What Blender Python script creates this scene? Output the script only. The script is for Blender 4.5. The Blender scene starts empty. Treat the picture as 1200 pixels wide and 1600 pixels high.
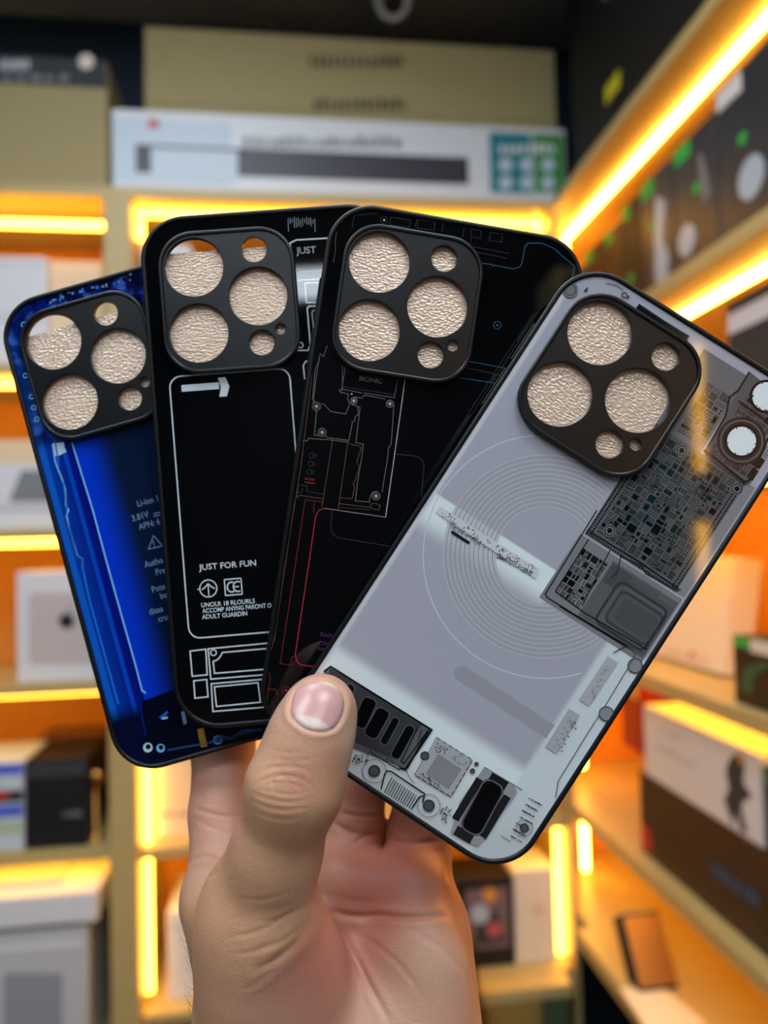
import bpy, bmesh, math, random
import numpy as np
from mathutils import Vector, Matrix
random.seed(7)
SC = bpy.context.scene
COL = SC.collection

# ------------------------------------------------------------------ camera, room axes
F = 1200.0
CAMZ = 1.35
eY = np.array([-0.129, 0.0417, 1.0]); eY /= np.linalg.norm(eY)
eX = np.array([7.75, -0.15, 1.0]); eX -= eY * (eX @ eY); eX /= np.linalg.norm(eX)
eZ = np.cross(eX, eY)
RCW = np.array([eX, eY, eZ])                     # camera axes (right, down, forward) -> room axes
CAM = np.array([0.0, 0.0, CAMZ])

cam_d = bpy.data.cameras.new('camera')
cam_o = bpy.data.objects.new('camera', cam_d); COL.objects.link(cam_o)
cam_d.sensor_fit = 'VERTICAL'; cam_d.sensor_height = 36.0; cam_d.sensor_width = 27.0
cam_d.lens = 27.0
cam_d.clip_start = 0.01; cam_d.clip_end = 50
cam_d.dof.use_dof = True; cam_d.dof.focus_distance = 0.212; cam_d.dof.aperture_fstop = 7.4
cam_o.matrix_world = Matrix.Translation(Vector(CAM)) @ Matrix((RCW @ np.diag([1, -1, -1])).tolist()).to_4x4()
SC.camera = cam_o

# ------------------------------------------------------------------ world and exposure
w = bpy.data.worlds.new('world'); SC.world = w; w.use_nodes = True
w.node_tree.nodes['Background'].inputs[0].default_value = (0.55, 0.6, 0.65, 1)
w.node_tree.nodes['Background'].inputs[1].default_value = 0.05
SC.view_settings.view_transform = 'Standard'
SC.view_settings.look = 'None'
SC.view_settings.exposure = 0.0
SC.view_settings.gamma = 1.0
SC.view_settings.use_curve_mapping = False
CEIL_LIGHT = 13.0          # ceiling panels of the shop
LED = (36.0, 17.0, 2.2)    # warm strips in the shelving
LED_FAR = (15.0, 7.2, 0.55)

# ------------------------------------------------------------------ points from picture positions
def cam2w(c): return RCW @ np.asarray(c, float) + CAM
def ray(px, py): return RCW @ np.array([(px - 600) / F, (py - 800) / F, 1.0])
def onY(px, py, Y):
    r = ray(px, py); return CAM + r * (Y / r[1])
def onX(px, py, X):
    r = ray(px, py); return CAM + r * (X / r[0])
def onZ(px, py, Z):
    r = ray(px, py); return CAM + r * ((Z - CAMZ) / r[2])

# ------------------------------------------------------------------ materials
def lin(c):
    return tuple(((v / 255) / 12.92 if v / 255 <= 0.04045 else ((v / 255 + 0.055) / 1.055) ** 2.4) for v in c)
_mc = {}
def mat(name, rgb, rough=0.5, metal=0.0, spec=0.5, coat=0.0, noise=0.0, nscale=60.0, bump=0.0, emit=None, estr=1.0, stretch=None):
    if name in _mc: return _mc[name]
    m = bpy.data.materials.new(name); m.use_nodes = True
    nt = m.node_tree; b = nt.nodes['Principled BSDF']
    c = lin(rgb) + (1,)
    b.inputs['Base Color'].default_value = c
    b.inputs['Roughness'].default_value = rough
    b.inputs['Metallic'].default_value = metal
    b.inputs['Specular IOR Level'].default_value = spec
    b.inputs['Coat Weight'].default_value = coat
    b.inputs['Coat Roughness'].default_value = 0.03
    if noise or bump:
        tc = nt.nodes.new('ShaderNodeTexCoord'); n = nt.nodes.new('ShaderNodeTexNoise')
        n.inputs['Scale'].default_value = nscale; n.inputs['Detail'].default_value = 4
        if stretch:
            mp = nt.nodes.new('ShaderNodeMapping'); mp.inputs['Scale'].default_value = stretch
            nt.links.new(tc.outputs['Object'], mp.inputs['Vector']); nt.links.new(mp.outputs[0], n.inputs['Vector'])
        else:
            nt.links.new(tc.outputs['Object'], n.inputs['Vector'])
        if noise:
            mx = nt.nodes.new('ShaderNodeMix'); mx.data_type = 'RGBA'
            mx.inputs['A'].default_value = tuple(v * (1 - noise) for v in c[:3]) + (1,)
            mx.inputs['B'].default_value = tuple(min(1, v * (1 + noise)) for v in c[:3]) + (1,)
            nt.links.new(n.outputs['Fac'], mx.inputs['Factor']); nt.links.new(mx.outputs['Result'], b.inputs['Base Color'])
        if bump:
            bp = nt.nodes.new('ShaderNodeBump'); bp.inputs['Strength'].default_value = bump; bp.inputs['Distance'].default_value = 0.001
            nt.links.new(n.outputs['Fac'], bp.inputs['Height']); nt.links.new(bp.outputs[0], b.inputs['Normal'])
    if emit:
        b.inputs['Emission Color'].default_value = tuple(emit) + (1,)
        b.inputs['Emission Strength'].default_value = estr
    _mc[name] = m
    return m

# ------------------------------------------------------------------ objects
def tag(o, label=None, cat=None, group=None, kind=None):
    if label: o['label'] = label
    if cat: o['category'] = cat
    if group: o['group'] = group
    if kind: o['kind'] = kind
    return o
def link(name, me, m=None, parent=None, smooth=False):
    o = bpy.data.objects.new(name, me); COL.objects.link(o)
    if m is not None:
        for q in (m if isinstance(m, (list, tuple)) else [m]): me.materials.append(q)
    if parent is not None: o.parent = parent
    if smooth:
        for p in me.polygons: p.use_smooth = True
    return o
def empty(name, loc, rotz=0.0):
    o = bpy.data.objects.new(name, None); COL.objects.link(o); o.empty_display_size = 0.05
    o.location = loc; o.rotation_euler = (0, 0, rotz); return o
def boxmesh(name, x0, x1, y0, y1, z0, z1, bev=0.0015, seg=2):
    bm = bmesh.new(); bmesh.ops.create_cube(bm, size=1)
    for v in bm.verts:
        v.co = Vector((x0 + (v.co.x + .5) * (x1 - x0), y0 + (v.co.y + .5) * (y1 - y0), z0 + (v.co.z + .5) * (z1 - z0)))
    if bev > 0:
        b = min(bev, 0.45 * min(x1 - x0, y1 - y0, z1 - z0))
        bmesh.ops.bevel(bm, geom=bm.edges[:], offset=b, segments=seg, affect='EDGES', profile=0.5)
    me = bpy.data.meshes.new(name); bm.to_mesh(me); bm.free(); return me
def box(name, m, x0, x1, y0, y1, z0, z1, parent=None, bev=0.0015):
    return link(name, boxmesh(name, x0, x1, y0, y1, z0, z1, bev), m, parent)
def polymesh(name, polys):
    """flat polygons (lists of 3-D points) as one mesh"""
    vs, fs = [], []
    for p in polys:
        fs.append(tuple(range(len(vs), len(vs) + len(p)))); vs += [tuple(q) for q in p]
    me = bpy.data.meshes.new(name); me.from_pydata(vs, [], fs); me.update(); return me
def curve_plate(name, loops, z0, z1, bev=0.0, bres=2):
    """solid plate between z0 and z1: first loop is the outline, the others holes"""
    cu = bpy.data.curves.new(name, 'CURVE'); cu.dimensions = '2D'; cu.fill_mode = 'BOTH'
    for lp in loops:
        s = cu.splines.new('POLY'); s.points.add(len(lp) - 1)
        for pt, q in zip(s.points, lp): pt.co = (q[0], q[1], 0, 1)
        s.use_cyclic_u = True
    cu.extrude = max((z1 - z0) / 2 - bev, 1e-6); cu.bevel_depth = bev; cu.bevel_resolution = bres
    cu.offset = -bev
    o = bpy.data.objects.new('tmp', cu); COL.objects.link(o)
    dg = bpy.context.evaluated_depsgraph_get(); dg.update()
    me = bpy.data.meshes.new_from_object(o.evaluated_get(dg))
    bpy.data.objects.remove(o); bpy.data.curves.remove(cu)
    me.transform(Matrix.Translation((0, 0, (z0 + z1) / 2))); me.name = name
    bm = bmesh.new(); bm.from_mesh(me); bmesh.ops.remove_doubles(bm, verts=bm.verts, dist=1e-7)
    bmesh.ops.recalc_face_normals(bm, faces=bm.faces); bm.to_mesh(me); bm.free()
    return me
def rrect(x0, x1, y0, y1, r, n=10):
    pts = []
    for cx, cy, a in ((x1 - r, y1 - r, 0), (x0 + r, y1 - r, 90), (x0 + r, y0 + r, 180), (x1 - r, y0 + r, 270)):
        for k in range(n + 1):
            t = math.radians(a + 90 * k / n); pts.append((cx + r * math.cos(t), cy + r * math.sin(t)))
    return pts
def circ(cx, cy, r, n=48):
    return [(cx + r * math.cos(2 * math.pi * k / n), cy + r * math.sin(2 * math.pi * k / n)) for k in range(n)]
_tcache = {}
def textgeo(body):
    if body in _tcache: return _tcache[body]
    cu = bpy.data.curves.new('t', 'FONT'); cu.body = body; cu.size = 1.0; cu.resolution_u = 3; cu.offset = 0.014
    o = bpy.data.objects.new('t', cu); COL.objects.link(o)
    dg = bpy.context.evaluated_depsgraph_get(); dg.update()
    me = bpy.data.meshes.new_from_object(o.evaluated_get(dg))
    vs = [(v.co.x, v.co.y) for v in me.vertices]; fs = [tuple(p.vertices) for p in me.polygons]
    bpy.data.objects.remove(o); bpy.data.curves.remove(cu); bpy.data.meshes.remove(me)
    _tcache[body] = (vs, fs); return vs, fs
# ================================================================== THE ROOM
YF = 1.60                      # front of the shelving across the end of the aisle
YB = 1.92
XR = float(onY(868, 320, YF)[0])      # front of the shelving along the right
XRB = XR + 0.34
TOPZ = float(onY(100, 288, YF)[2])
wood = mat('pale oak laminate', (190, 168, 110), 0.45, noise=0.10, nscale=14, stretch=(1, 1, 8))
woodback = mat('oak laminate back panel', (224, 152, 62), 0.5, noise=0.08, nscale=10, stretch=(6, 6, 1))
navy = mat('dark navy paint', (40, 58, 76), 0.8)
ceil_m = mat('dark grey ceiling paint', (188, 188, 182), 0.9)
greyw = mat('dark grey wall paint', (66, 68, 72), 0.85)
floor_m = mat('grey floor tile', (96, 94, 90), 0.4, noise=0.1, nscale=5)
CEILZ = float(onY(400, 46, YB + .02)[2])
def struct(name, m, *a):
    return tag(box(name, m, *a, bev=0), kind='structure')
struct('floor', floor_m, -2.2, XRB + .1, -4.8, YB + .1, -0.1, 0)
struct('ceiling', ceil_m, -2.2, XRB + .1, -4.8, YB + .1, CEILZ, CEILZ + .1)
struct('wall_back', navy, -2.2, XRB + .1, YB + .02, YB + .1, 0, CEILZ)
struct('wall_right', navy, XRB + .02, XRB + .1, -4.8, YB + .02, 0, CEILZ)
struct('wall_left', greyw, -2.3, -2.2, -4.8, YB + .02, 0, CEILZ)
struct('wall_front', greyw, -2.2, XRB + .1, -4.9, -4.8, 0, CEILZ)

# ceiling light panels (behind and above the photographer)
panel_m = mat('glowing light panel', (240, 245, 250), 0.5, emit=(0.87, 0.99, 1.10), estr=CEIL_LIGHT)
white_metal = mat('white painted metal', (225, 226, 226), 0.4)
names = ['over the aisle, near the shelves, on the left', 'over the aisle, near the shelves, on the right', 'in the middle of the aisle on the left',
         'in the middle of the aisle on the right', 'added out of view to brighten the shelf tops', 'at the far end behind the photographer', 'at the far end behind the photographer, right']
for i, (x, y) in enumerate([(-0.85, -0.35), (0.35, -0.5), (-0.85, -1.6), (0.35, -1.6), (-0.25, 0.60), (-0.72, -3.95)]):  # panel nearest the shelves is an extra lamp, added to brighten the goods
    t = empty('ceiling_light', (x, y, CEILZ)); tag(t, 'square white ceiling light panel ' + names[i], 'ceiling light', 'ceiling light panels')
    box('frame', white_metal, -.31, .31, -.31, .31, -.03, -.0005, t)
    box('diffuser', panel_m, -.29, .29, -.29, .29, -.034, -.0305, t, bev=0)

# ------------------------------------------------------------------ shelving across the end
led_m = mat('warm light strip', (255, 230, 180), 0.5, emit=LED, estr=1.0)
ledf_m = mat('warm light strip by the end shelves', (255, 230, 180), 0.5, emit=LED_FAR, estr=1.0)
T = 0.021
PX0, PX1 = float(onY(164, 420, YF)[0]), float(onY(206, 420, YF)[0])       # left post
RX0 = float(onY(892, 1350, YF)[0]); RX1 = XR + 0.02                       # right post
LX = -1.45
zb = {k: float(onY(60, v, YF)[2]) for k, v in dict(b2=568, b3=826, b4=1070, b5=1333).items()}
unit = empty('shelf_unit', (0, YF, 0)); tag(unit, 'pale oak shelving across the end of the aisle with tan front post', 'shelves')
def upart(name, m, x0, x1, y0, y1, z0, z1): return box(name, m, x0, x1, y0 - YF, y1 - YF, z0, z1, unit, bev=0.001)
upart('top_board', wood, LX, XR - .003, YF, YB, TOPZ - T, TOPZ)
upart('post', wood, PX0, PX1, YF - .012, YB, 0, TOPZ - T - .0005)
upart('post', wood, RX0, XR - .003, YF - .005, YB, 0, TOPZ - T - .0005)
upart('side_panel', wood, LX, LX + .03, YF, YB, 0, TOPZ - T - .0005)
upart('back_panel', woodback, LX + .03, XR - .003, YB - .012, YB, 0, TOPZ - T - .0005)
for k in ('b2', 'b3', 'b4', 'b5'):
    upart('shelf_board', wood, LX + .031, PX0 - .0005, YF, YB - .0125, zb[k] - T, zb[k])
upart('shelf_board', wood, LX + .031, PX0 - .0005, YF, YB - .0125, CAMZ - 1.02, CAMZ - 1.0)
ZC = {'c4': float(onY(256, 1330, YF)[2]), 'c5': float(onY(256, 1592, YF)[2])}
ZC['c3'] = float(onY(256, 1060, YF)[2]); ZC['c2'] = zb['b3']; ZC['c1'] = zb['b2']
for k in ZC:
    upart('shelf_board', wood, PX1 + .0005, RX0 - .0005, YF + .015, YB - .0125, ZC[k] - .02, ZC[k])

def strip(name, label, x0, x1, y0, y1, z0, z1, far=True):
    return tag(box(name, ledf_m if far else led_m, x0, x1, y0, y1, z0, z1, bev=.0006), label, 'light strip', 'warm light strips in the shelving')
sy = YF + .05
def hstrip(px0, px1, py, lab, x0=None, x1=None, y=None):
    y = sy if y is None else y
    z = float(onY((px0 + px1) / 2, py, y)[2])
    for bb_ in (TOPZ, zb['b2']):
        if abs(z - (bb_ - T)) < .02: z = min(z, bb_ - T - .0085)
    a = float(onY(px0, py, y)[0]) if x0 is None else x0
    b = float(onY(px1, py, y)[0]) if x1 is None else x1
    strip('led_strip', lab, a, b, y, y + .012, z - .0065, z + .0065)
hstrip(-300, 166, 345, 'glowing horizontal light strip under the top board left of the post', x1=PX0 - .001)
hstrip(202, 845, 337, 'glowing horizontal light strip under the top board above the fanned phone cases', x0=PX1 + .001)
hstrip(-300, 30, 592, 'glowing horizontal light strip under the second board at the left edge', x1=PX0 - .001)
def vstrip(px, py0, py1, lab, y=None):
    y = sy if y is None else y
    a = onY(px, py0, y); b = onY(px, py1, y)
    x = float(a[0] + b[0]) / 2
    x = max(x, PX1 + .0085) if x < 0 else min(x, RX0 - .0085)
    strip('led_strip', lab, x - .006, x + .006, y, y + .012, float(b[2]), float(a[2]))
vstrip(213, 340, 372, 'short upright light strip at the top right of the tan post')
vstrip(222, 1180, 1318, 'upright light strip right of the tan post, above the lower board')
vstrip(232, 1345, 1552, 'upright light strip right of the tan post, below the lower board')
vstrip(848, 335, 364, 'short upright light strip at the upper corner behind the dark case')
vstrip(879, 1285, 1492, 'upright light strip beside the tall cream box')
for k, lab in (('b3', 'warm strip under the second left board, above the computer box'), ('b4', 'warm strip under the third left board, above the glossy black box'), ('b5', 'warm strip under the fourth left board, above the appliance box')):
    strip('led_strip', lab, LX + .2, PX0 - .02, YF + .06, YF + .072, zb[k] - T - .0125, zb[k] - T - .0005)
for k, lab in (('c2', 'warm strip under a middle board behind the blue and black cases'), ('c3', 'warm strip under the middle board behind the fingers'), ('c4', 'warm strip under the middle board above the white box')):
    strip('led_strip', lab, PX1 + .03, RX0 - .03, YF + .06, YF + .072, ZC[k] - .0325, ZC[k] - .0205)
strip('led_strip', 'warm strip under the right board above the leaning dark gadget', lx_, lx_ + .016, Y0 + .1, YF, rz_r4 - .0365, rz_r4 - .0245) if False else None
# recess walls for the upright strips are the posts they hang from

# ------------------------------------------------------------------ shelving along the right
run = empty('wall_shelf_unit', (XR, 0.9, 0)); tag(run, 'pale oak wall shelving running along the right side of the aisle', 'shelves')
def rpart(name, m, x0, x1, y0, y1, z0, z1): return box(name, m, x0 - XR, x1 - XR, y0 - .9, y1 - .9, z0, z1, run, bev=0.001)
Y0 = 0.25
rz = {'top': float(onX(985, 155, XR)[2])}
rz['r1'] = float(onX(1112, 384, XR)[2]); rz['r2'] = rz['r1'] - .30
rz['r3'] = float(onX(1142, 1103, XR)[2]); rz['r4'] = float(onX(1069, 1413, XR)[2]); rz['r5'] = CAMZ - .80
rpart('top_board', wood, XR, XRB, Y0, YB, rz['top'] - .022, rz['top'])
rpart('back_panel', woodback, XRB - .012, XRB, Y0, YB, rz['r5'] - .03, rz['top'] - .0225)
for k in ('r1', 'r2', 'r3', 'r4'):
    rpart('shelf_board', wood, XR, XRB - .0125, Y0, YB, rz[k] - .024, rz[k])
rpart('ledge', wood, XR - .03, XR, Y0, YF - .06, rz['r5'] - .03, rz['r5'])
rpart('bottom_board', wood, XR + .0003, XRB, Y0, YB, rz['r5'] - .03, rz['r5'])
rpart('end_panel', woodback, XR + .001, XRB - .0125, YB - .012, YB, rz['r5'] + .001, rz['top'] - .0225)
lx = XR + .078
for k, lab in (('top', 'brightest glowing strip, under the top board of the right shelving'), ('r1', 'glowing strip under the board carrying the black boxes'),
               ('r2', 'glowing strip at the right edge beside the pale phone case'), ('r3', 'glowing strip below the cream and black boxes on the right'), ('r4', 'glowing strip under the lowest right board above the leaning dark gadget')):
    zz = rz[k] - (.0225 if k == 'top' else .0245)
    strip('led_strip', lab, lx, lx + .011, Y0 + .1, YB - .16, zz - .01, zz, far=(k in ('r3', 'r4')))
yv = YB - .155
for (z0, z1, lab) in ((rz['r1'] + .001, rz['top'] - .034, 'upright corner light strip joining the brightest strip'),
                      (rz['r4'] + .03, rz['r3'] - .036, 'upright corner light strip above the game boxes on the right'),
                      (rz['r5'] + .015, rz['r4'] - .037, 'upright corner light strip above the leaning dark gadget')):
    strip('led_strip', lab, lx, lx + .011, yv, yv + .011, z0, z1, far=False)

# shelving further down the aisle, behind the photographer; its strips show as streaks in the pale case
t = empty('shelf_unit', (0.56, -2.0, 0)); tag(t, 'oak shelf unit behind the photographer on the right side of the aisle', 'shelves')
for x0, x1 in ((0, .03), (.35, .38)): box('post', wood, x0, x1, -.3, 0, 0, 2.0, t)
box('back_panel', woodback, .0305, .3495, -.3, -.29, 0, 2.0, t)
for z in (.35, .75, 1.10, 1.44, 1.975): box('shelf_board', wood, .0305, .3495, -.2895, -.003, z, z + .022, t)
for z0, z1, lab in ((1.48, 1.86, 'upper'), (1.15, 1.33, 'lower')):
    strip('led_strip', lab + ' upright light strip on the shelf unit behind the photographer', .585, .612, -1.9995, -1.985, z0, z1, far=True)
# ================================================================== GOODS ON THE SHELVES
kraft = mat('brown kraft card', (168, 152, 106), 0.75, noise=0.05, nscale=30)
kraftd = mat('dark kraft card print', (92, 80, 52), 0.75)
charc = mat('charcoal card', (50, 54, 58), 0.7)
wht = mat('white coated card', (226, 228, 232), 0.45)
bluew = mat('bluish white card', (200, 214, 226), 0.45)
cream = mat('cream card', (238, 226, 204), 0.55)
peach = mat('peach card', (240, 214, 176), 0.55)
palegrey = mat('pale grey plastic', (196, 200, 204), 0.5)
greyp = mat('grey print', (128, 132, 138), 0.5)
black = mat('black card', (16, 16, 18), 0.55)
blackg = mat('satin black card', (38, 47, 56), 0.4)
brownb = mat('dark brown card', (46, 32, 24), 0.5)
teal = mat('teal print', (22, 128, 140), 0.5)
greenp = mat('green print', (52, 140, 50), 0.5)
greent = mat('bright green print', (20, 190, 70), 0.5)
darkgreen = mat('deep green print', (10, 92, 62), 0.5)
redp = mat('red print', (196, 40, 50), 0.5)
bluep = mat('blue violet print', (86, 104, 214), 0.45)
yellowp = mat('yellow label paper', (214, 206, 30), 0.5)
plum = mat('dark plum print', (52, 46, 58), 0.45)
gold = mat('gold metal', (196, 140, 70), 0.3, metal=0.9)
white_ink = mat('white ink', (225, 228, 228), 0.5)
silver_ink = mat('silver print', (176, 190, 204), 0.4)

class Front:
    """goods whose face looks down the aisle towards the viewer (plane Y = const)"""
    def __init__(s, name, label, cat, px0, py0, px1, py1, Y, depth, m, z0=None, group=None, carton='carton', rot=0.0, bev=.002):
        a = onY(px0, (py0 + py1) / 2, Y); b = onY(px1, (py0 + py1) / 2, Y)
        pm = (px0 + px1) / 2
        s.Y = Y; s.x0, s.x1 = float(a[0]), float(b[0])
        s.z1 = float(onY(pm, py0, Y)[2]); s.z0 = float(onY(pm, py1, Y)[2]) if z0 is None else z0
        s.depth = depth
        s.o = np.array([(s.x0 + s.x1) / 2, Y, s.z0])
        s.r = empty(name, s.o); tag(s.r, label, cat, group)
        h = (s.x1 - s.x0) / 2
        s.h = h; s.H = s.z1 - s.z0
        s.body = box(carton, m, -h, h, 0, depth, 0.0003, s.H, s.r, bev)
    def dec(s, name, m, px0, py0, px1, py1, lift=.0006, parent=None):
        a = onY(px0, py0, s.Y) - s.o; b = onY(px1, py1, s.Y) - s.o; pm = (px0 + px1) / 2
        a[2] = float(onY(pm, py0, s.Y)[2]) - s.o[2]; b[2] = float(onY(pm, py1, s.Y)[2]) - s.o[2]
        a[2] = max(a[2], .0016)
        return box(name, m, max(-s.h + .001, float(a[0])), min(s.h - .001, float(b[0])), -lift, -.00005, max(.001, float(b[2])), min(s.H - .001, float(a[2])), s.r, bev=0)
    def poly(s, name, m, pts, lift=.0012):
        P = [onY(x, y, s.Y) - s.o for x, y in pts]
        me = curve_plate(name, [[(q[0], q[2]) for q in P]], 0, lift)
        me.transform(Matrix.Rotation(math.pi / 2, 4, 'X'))
        return link(name, me, m, s.r)
    def disc(s, name, m, px, py, r, lift=.0009):
        return s.poly(name, m, [(px + r * math.cos(t * math.pi / 12), py - r * math.sin(t * math.pi / 12)) for t in range(24)], lift)
    def marks(s, name, m, px0, py0, px1, py1, n, seed=1, lift=.0009):
        """a row of short strokes standing for lettering too blurred to read"""
        rnd = random.Random(seed); polys = []
        wd = (px1 - px0) / n
        for k in range(n):
            x0 = px0 + k * wd; x1 = x0 + wd * rnd.uniform(.55, .8); j = rnd.uniform(0, .3) * (py1 - py0)
            P = [onY(x, y, s.Y) - s.o + np.array([0, -lift, 0]) for x, y in ((x0, py1), (x1, py1), (x1, py0 + j), (x0, py0 + j))]
            polys.append(P)
        return link(name, polymesh(name, polys), m, s.r)

ZT = TOPZ + .0002
# --- on top of the end shelving
b = Front('kraft_box', 'square kraft box with dark lid and round sticker, on top of the shelving', 'box', -70, 88, 168, 278, YF + .012, .27, kraft, z0=ZT)
b.dec('lid_band', charc, -69, 86, 167, 132, .0012)
b.disc('sticker', cream, 135, 97, 12, .002)
b.marks('lettering', palegrey, 0, 92, 48, 110, 6, 2, .0018); b.marks('small_lettering', greyp, 4, 117, 116, 127, 5, 3, .0018)
s = Front('soundbar_box', 'long white soundbar box with teal and green end, lying on top of the shelving', 'box', 175, 186, 883, 297, YF + .012, .20, wht, z0=ZT)
s.dec('picture_tint', bluew, 176, 188, 362, 288)
s.dec('soundbar_picture', plum, 212, 236, 732, 279, .0010)
s.dec('painted_glare', bluew, 236, 234, 372, 282, .0014)  # glare on the left of the box, laid on as a pale patch
s.dec('teal_panel', teal, 764, 208, 832, 302, .0010)
s.dec('green_panel', greenp, 832, 210, 882.5, 302, .0010)
s.marks('lettering', greyp, 380, 213, 630, 231, 17, 4)
s.dec('red_mark', redp, 232, 187, 248, 200, .0012)
for k in range(6):
    s.disc('icon', bluew, 790 + 33 * (k % 3), 258 + 28 * (k // 3), 11, .0016)
s.marks('panel_lettering', white_ink, 780, 224, 870, 240, 8, 5, .0016)
ztop = s.z1 + .0003
b1 = Front('kraft_box', 'lower of two long kraft boxes stacked on the white soundbar box', 'box', 226, 122, 868, 190, YF + .03, .16, kraft, z0=ztop)
b1.marks('lettering', kraftd, 490, 152, 638, 172, 13, 6); b1.dec('tape_seam', kraftd, 228, 176, 866, 177.2, .0004)
b2 = Front('kraft_box', 'upper of two long kraft boxes stacked on the white soundbar box', 'box', 226, 60, 866, 122, YF + .034, .16, kraft, z0=b1.z1 + .0003)
b2.marks('lettering', kraftd, 484, 86, 634, 106, 13, 7); b2.dec('flap_edge', kraftd, 252, 70, 253.2, 116, .0004)

# --- left bay
zz = zb
a = Front('white_box', 'lower of two plain white boxes stacked in the upper left bay', 'box', -70, 489, 76, 560, YF + .05, .2, wht, z0=zz['b2'] + .0003); a.dec('lid_seam', greyp, -60, 500, 75, 501.2)
a2 = Front('white_box', 'upper of two plain white boxes stacked in the upper left bay', 'box', -70, 400, 74, 487, YF + .05, .2, wht, z0=a.z1 + .0003); a2.dec('lid_seam', greyp, -60, 412, 73, 413.2)
p = Front('peach_box', 'cream peach box standing right of the stacked white boxes, beside the tan post', 'box', 80, 408, 160, 560, YF + .07, .18, peach, z0=zz['b2'] + .0003); p.dec('lid_seam', cream, 82, 430, 158, 431.5)
lp = Front('tablet_box', 'white box with a slanted dark grey picture, on the second shelf at the left edge', 'box', -90, 688, 108, 818, YF + .03, .2, wht, z0=zz['b3'] + .0003)
lp.dec('cream_band', peach, -88, 689, 106, 724)
lp.poly('device_picture', greyp, [(14, 784), (34, 735), (72, 735), (92, 784)]); lp.dec('base_line', palegrey, -80, 790, 106, 800)
mm = Front('computer_box', 'white computer box with a dark round logo, on the third shelf at left', 'box', 26, 892, 168, 1052, YF + .03, .2, wht, z0=zz['b4'] + .0003)
P = rrect(45, 167, 926, 1038, 10, 5)
mm.poly('printed_panel', mat('pinkish silver print', (204, 192, 190), .45), P)
ap = []
for k in range(36):
    t = 2 * math.pi * k / 36; r = 12.5 * (1 - .16 * math.exp(-((t - math.pi / 2) / .35) ** 2) - .10 * math.exp(-((t - 1.5 * math.pi) / .3) ** 2) - .22 * math.exp(-(min(abs(t - .15), abs(t - .15 - 2 * math.pi)) / .4) ** 2))
    ap.append((105 + r * math.cos(t), 970 - r * math.sin(t)))
mm.poly('logo', black, ap, .0022); mm.poly('logo_leaf', black, [(105, 956), (107, 951), (112, 948), (111, 953)], .0022)
bb = Front('black_box', 'glossy black box on the fourth shelf beside the tan post', 'box', 40, 1186, 136, 1312, YF + .02, .16, black, z0=zz['b5'] + .0003)
bb.dec('upper_band', charc, 41, 1192, 135, 1214); bb.marks('lettering', greyp, 100, 1266, 128, 1276, 4, 8)
bw = Front('printed_box', 'blue and white printed box at the left edge beside the glossy black box', 'box', -80, 1192, 37, 1312, YF + .02, .16, bluew, z0=zz['b5'] + .0003)
bw.dec('blue_band', bluep, -79, 1196, 36, 1213); bw.dec('dark_band', charc, -79, 1237, 36, 1256); bw.dec('red_patch', redp, -79, 1239, 14, 1250, .001); bw.dec('violet_band', bluep, -79, 1260, 36, 1279); bw.dec('pale_green_band', mat('pale green print', (180, 200, 170), .5), -79, 1286, 36, 1306)
br = Front('brown_box', 'dark brown box standing behind the glossy black box', 'box', 60, 1150, 158, 1300, YF + .19, .1, mat('glossy brown card', (98, 56, 28), .25), z0=zz['b5'] + .0003); br.dec('lid_seam', gold, 62, 1166, 156, 1167.5)
# gold watch-like ring on a stand beside the post
t = empty('gold_ornament', onY(150, 1310, YF + .06) * np.array([1, 1, 0]) + np.array([0, 0, zz['b5'] + .0003])); tag(t, 'small round gold ornament on a stem between the black box and the tan post', 'ornament')
hz = float(onY(150, 1217, YF + .06)[2]) - zz['b5']
def lathe(name, prof, m, parent, n=32, M=None):
    vs, fs = [], []
    for r, z in prof:
        for k in range(n): vs.append((r * math.cos(2 * math.pi * k / n), r * math.sin(2 * math.pi * k / n), z))
    for i in range(len(prof) - 1):
        for k in range(n): fs.append((i * n + k, i * n + (k + 1) % n, (i + 1) * n + (k + 1) % n, (i + 1) * n + k))
    fs.append(tuple(range(n))[::-1]); fs.append(tuple((len(prof) - 1) * n + k for k in range(n)))
    me = bpy.data.meshes.new(name); me.from_pydata(vs, [], fs); me.update()
    if M is not None: me.transform(M)
    return link(name, me, m, parent, smooth=True)
RXM = Matrix.Rotation(math.pi / 2, 4, 'X')
lathe('stand', [(.018, 0), (.018, .004), (.004, .01), (.003, hz - .016)], gold, t)
lathe('disc', [(.004, -.006), (.016, -.005), (.017, 0), (.016, .005), (.004, .006)], gold, t, M=Matrix.Translation((0, 0, hz)) @ RXM)
# white goods below the lowest left board
zlow = CAMZ - 1.0
wb = Front('appliance_box', 'large white box with a recessed grey panel, lowest at the left edge', 'box', -110, 1458, 139, 1750, YF - .02, .28, palegrey, z0=zlow + .0003, bev=.006)
wb.poly('recessed_panel', mat('cool grey panel', (150, 156, 164), .5), rrect(6, 98, 1520, 1720, 8, 4)); wb.dec('rim', wht, -100, 1478, 128, 1486)
fl = Front('flat_box', 'flat white box lying on the large white box at lower left', 'box', -110, 1404, 152, 1446, YF - .03, .26, wht, z0=wb.z1 + .012, bev=.003)
box('gap_shade_strip', charc, -fl.h * .9, fl.h * .75, .02, .2, -.0117, .0003, fl.r, bev=0)  # charcoal strip stands in for the shade in the gap under the flat box
lid = Front('document_tray', 'thin pale grey tray lying on the flat white box at lower left', 'tray', -100, 1384, 96, 1400, YF + .02, .15, palegrey, z0=fl.z1 + .0003, bev=.004); lid.dec('front_lip', wht, -95, 1390, 92, 1394)

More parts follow.
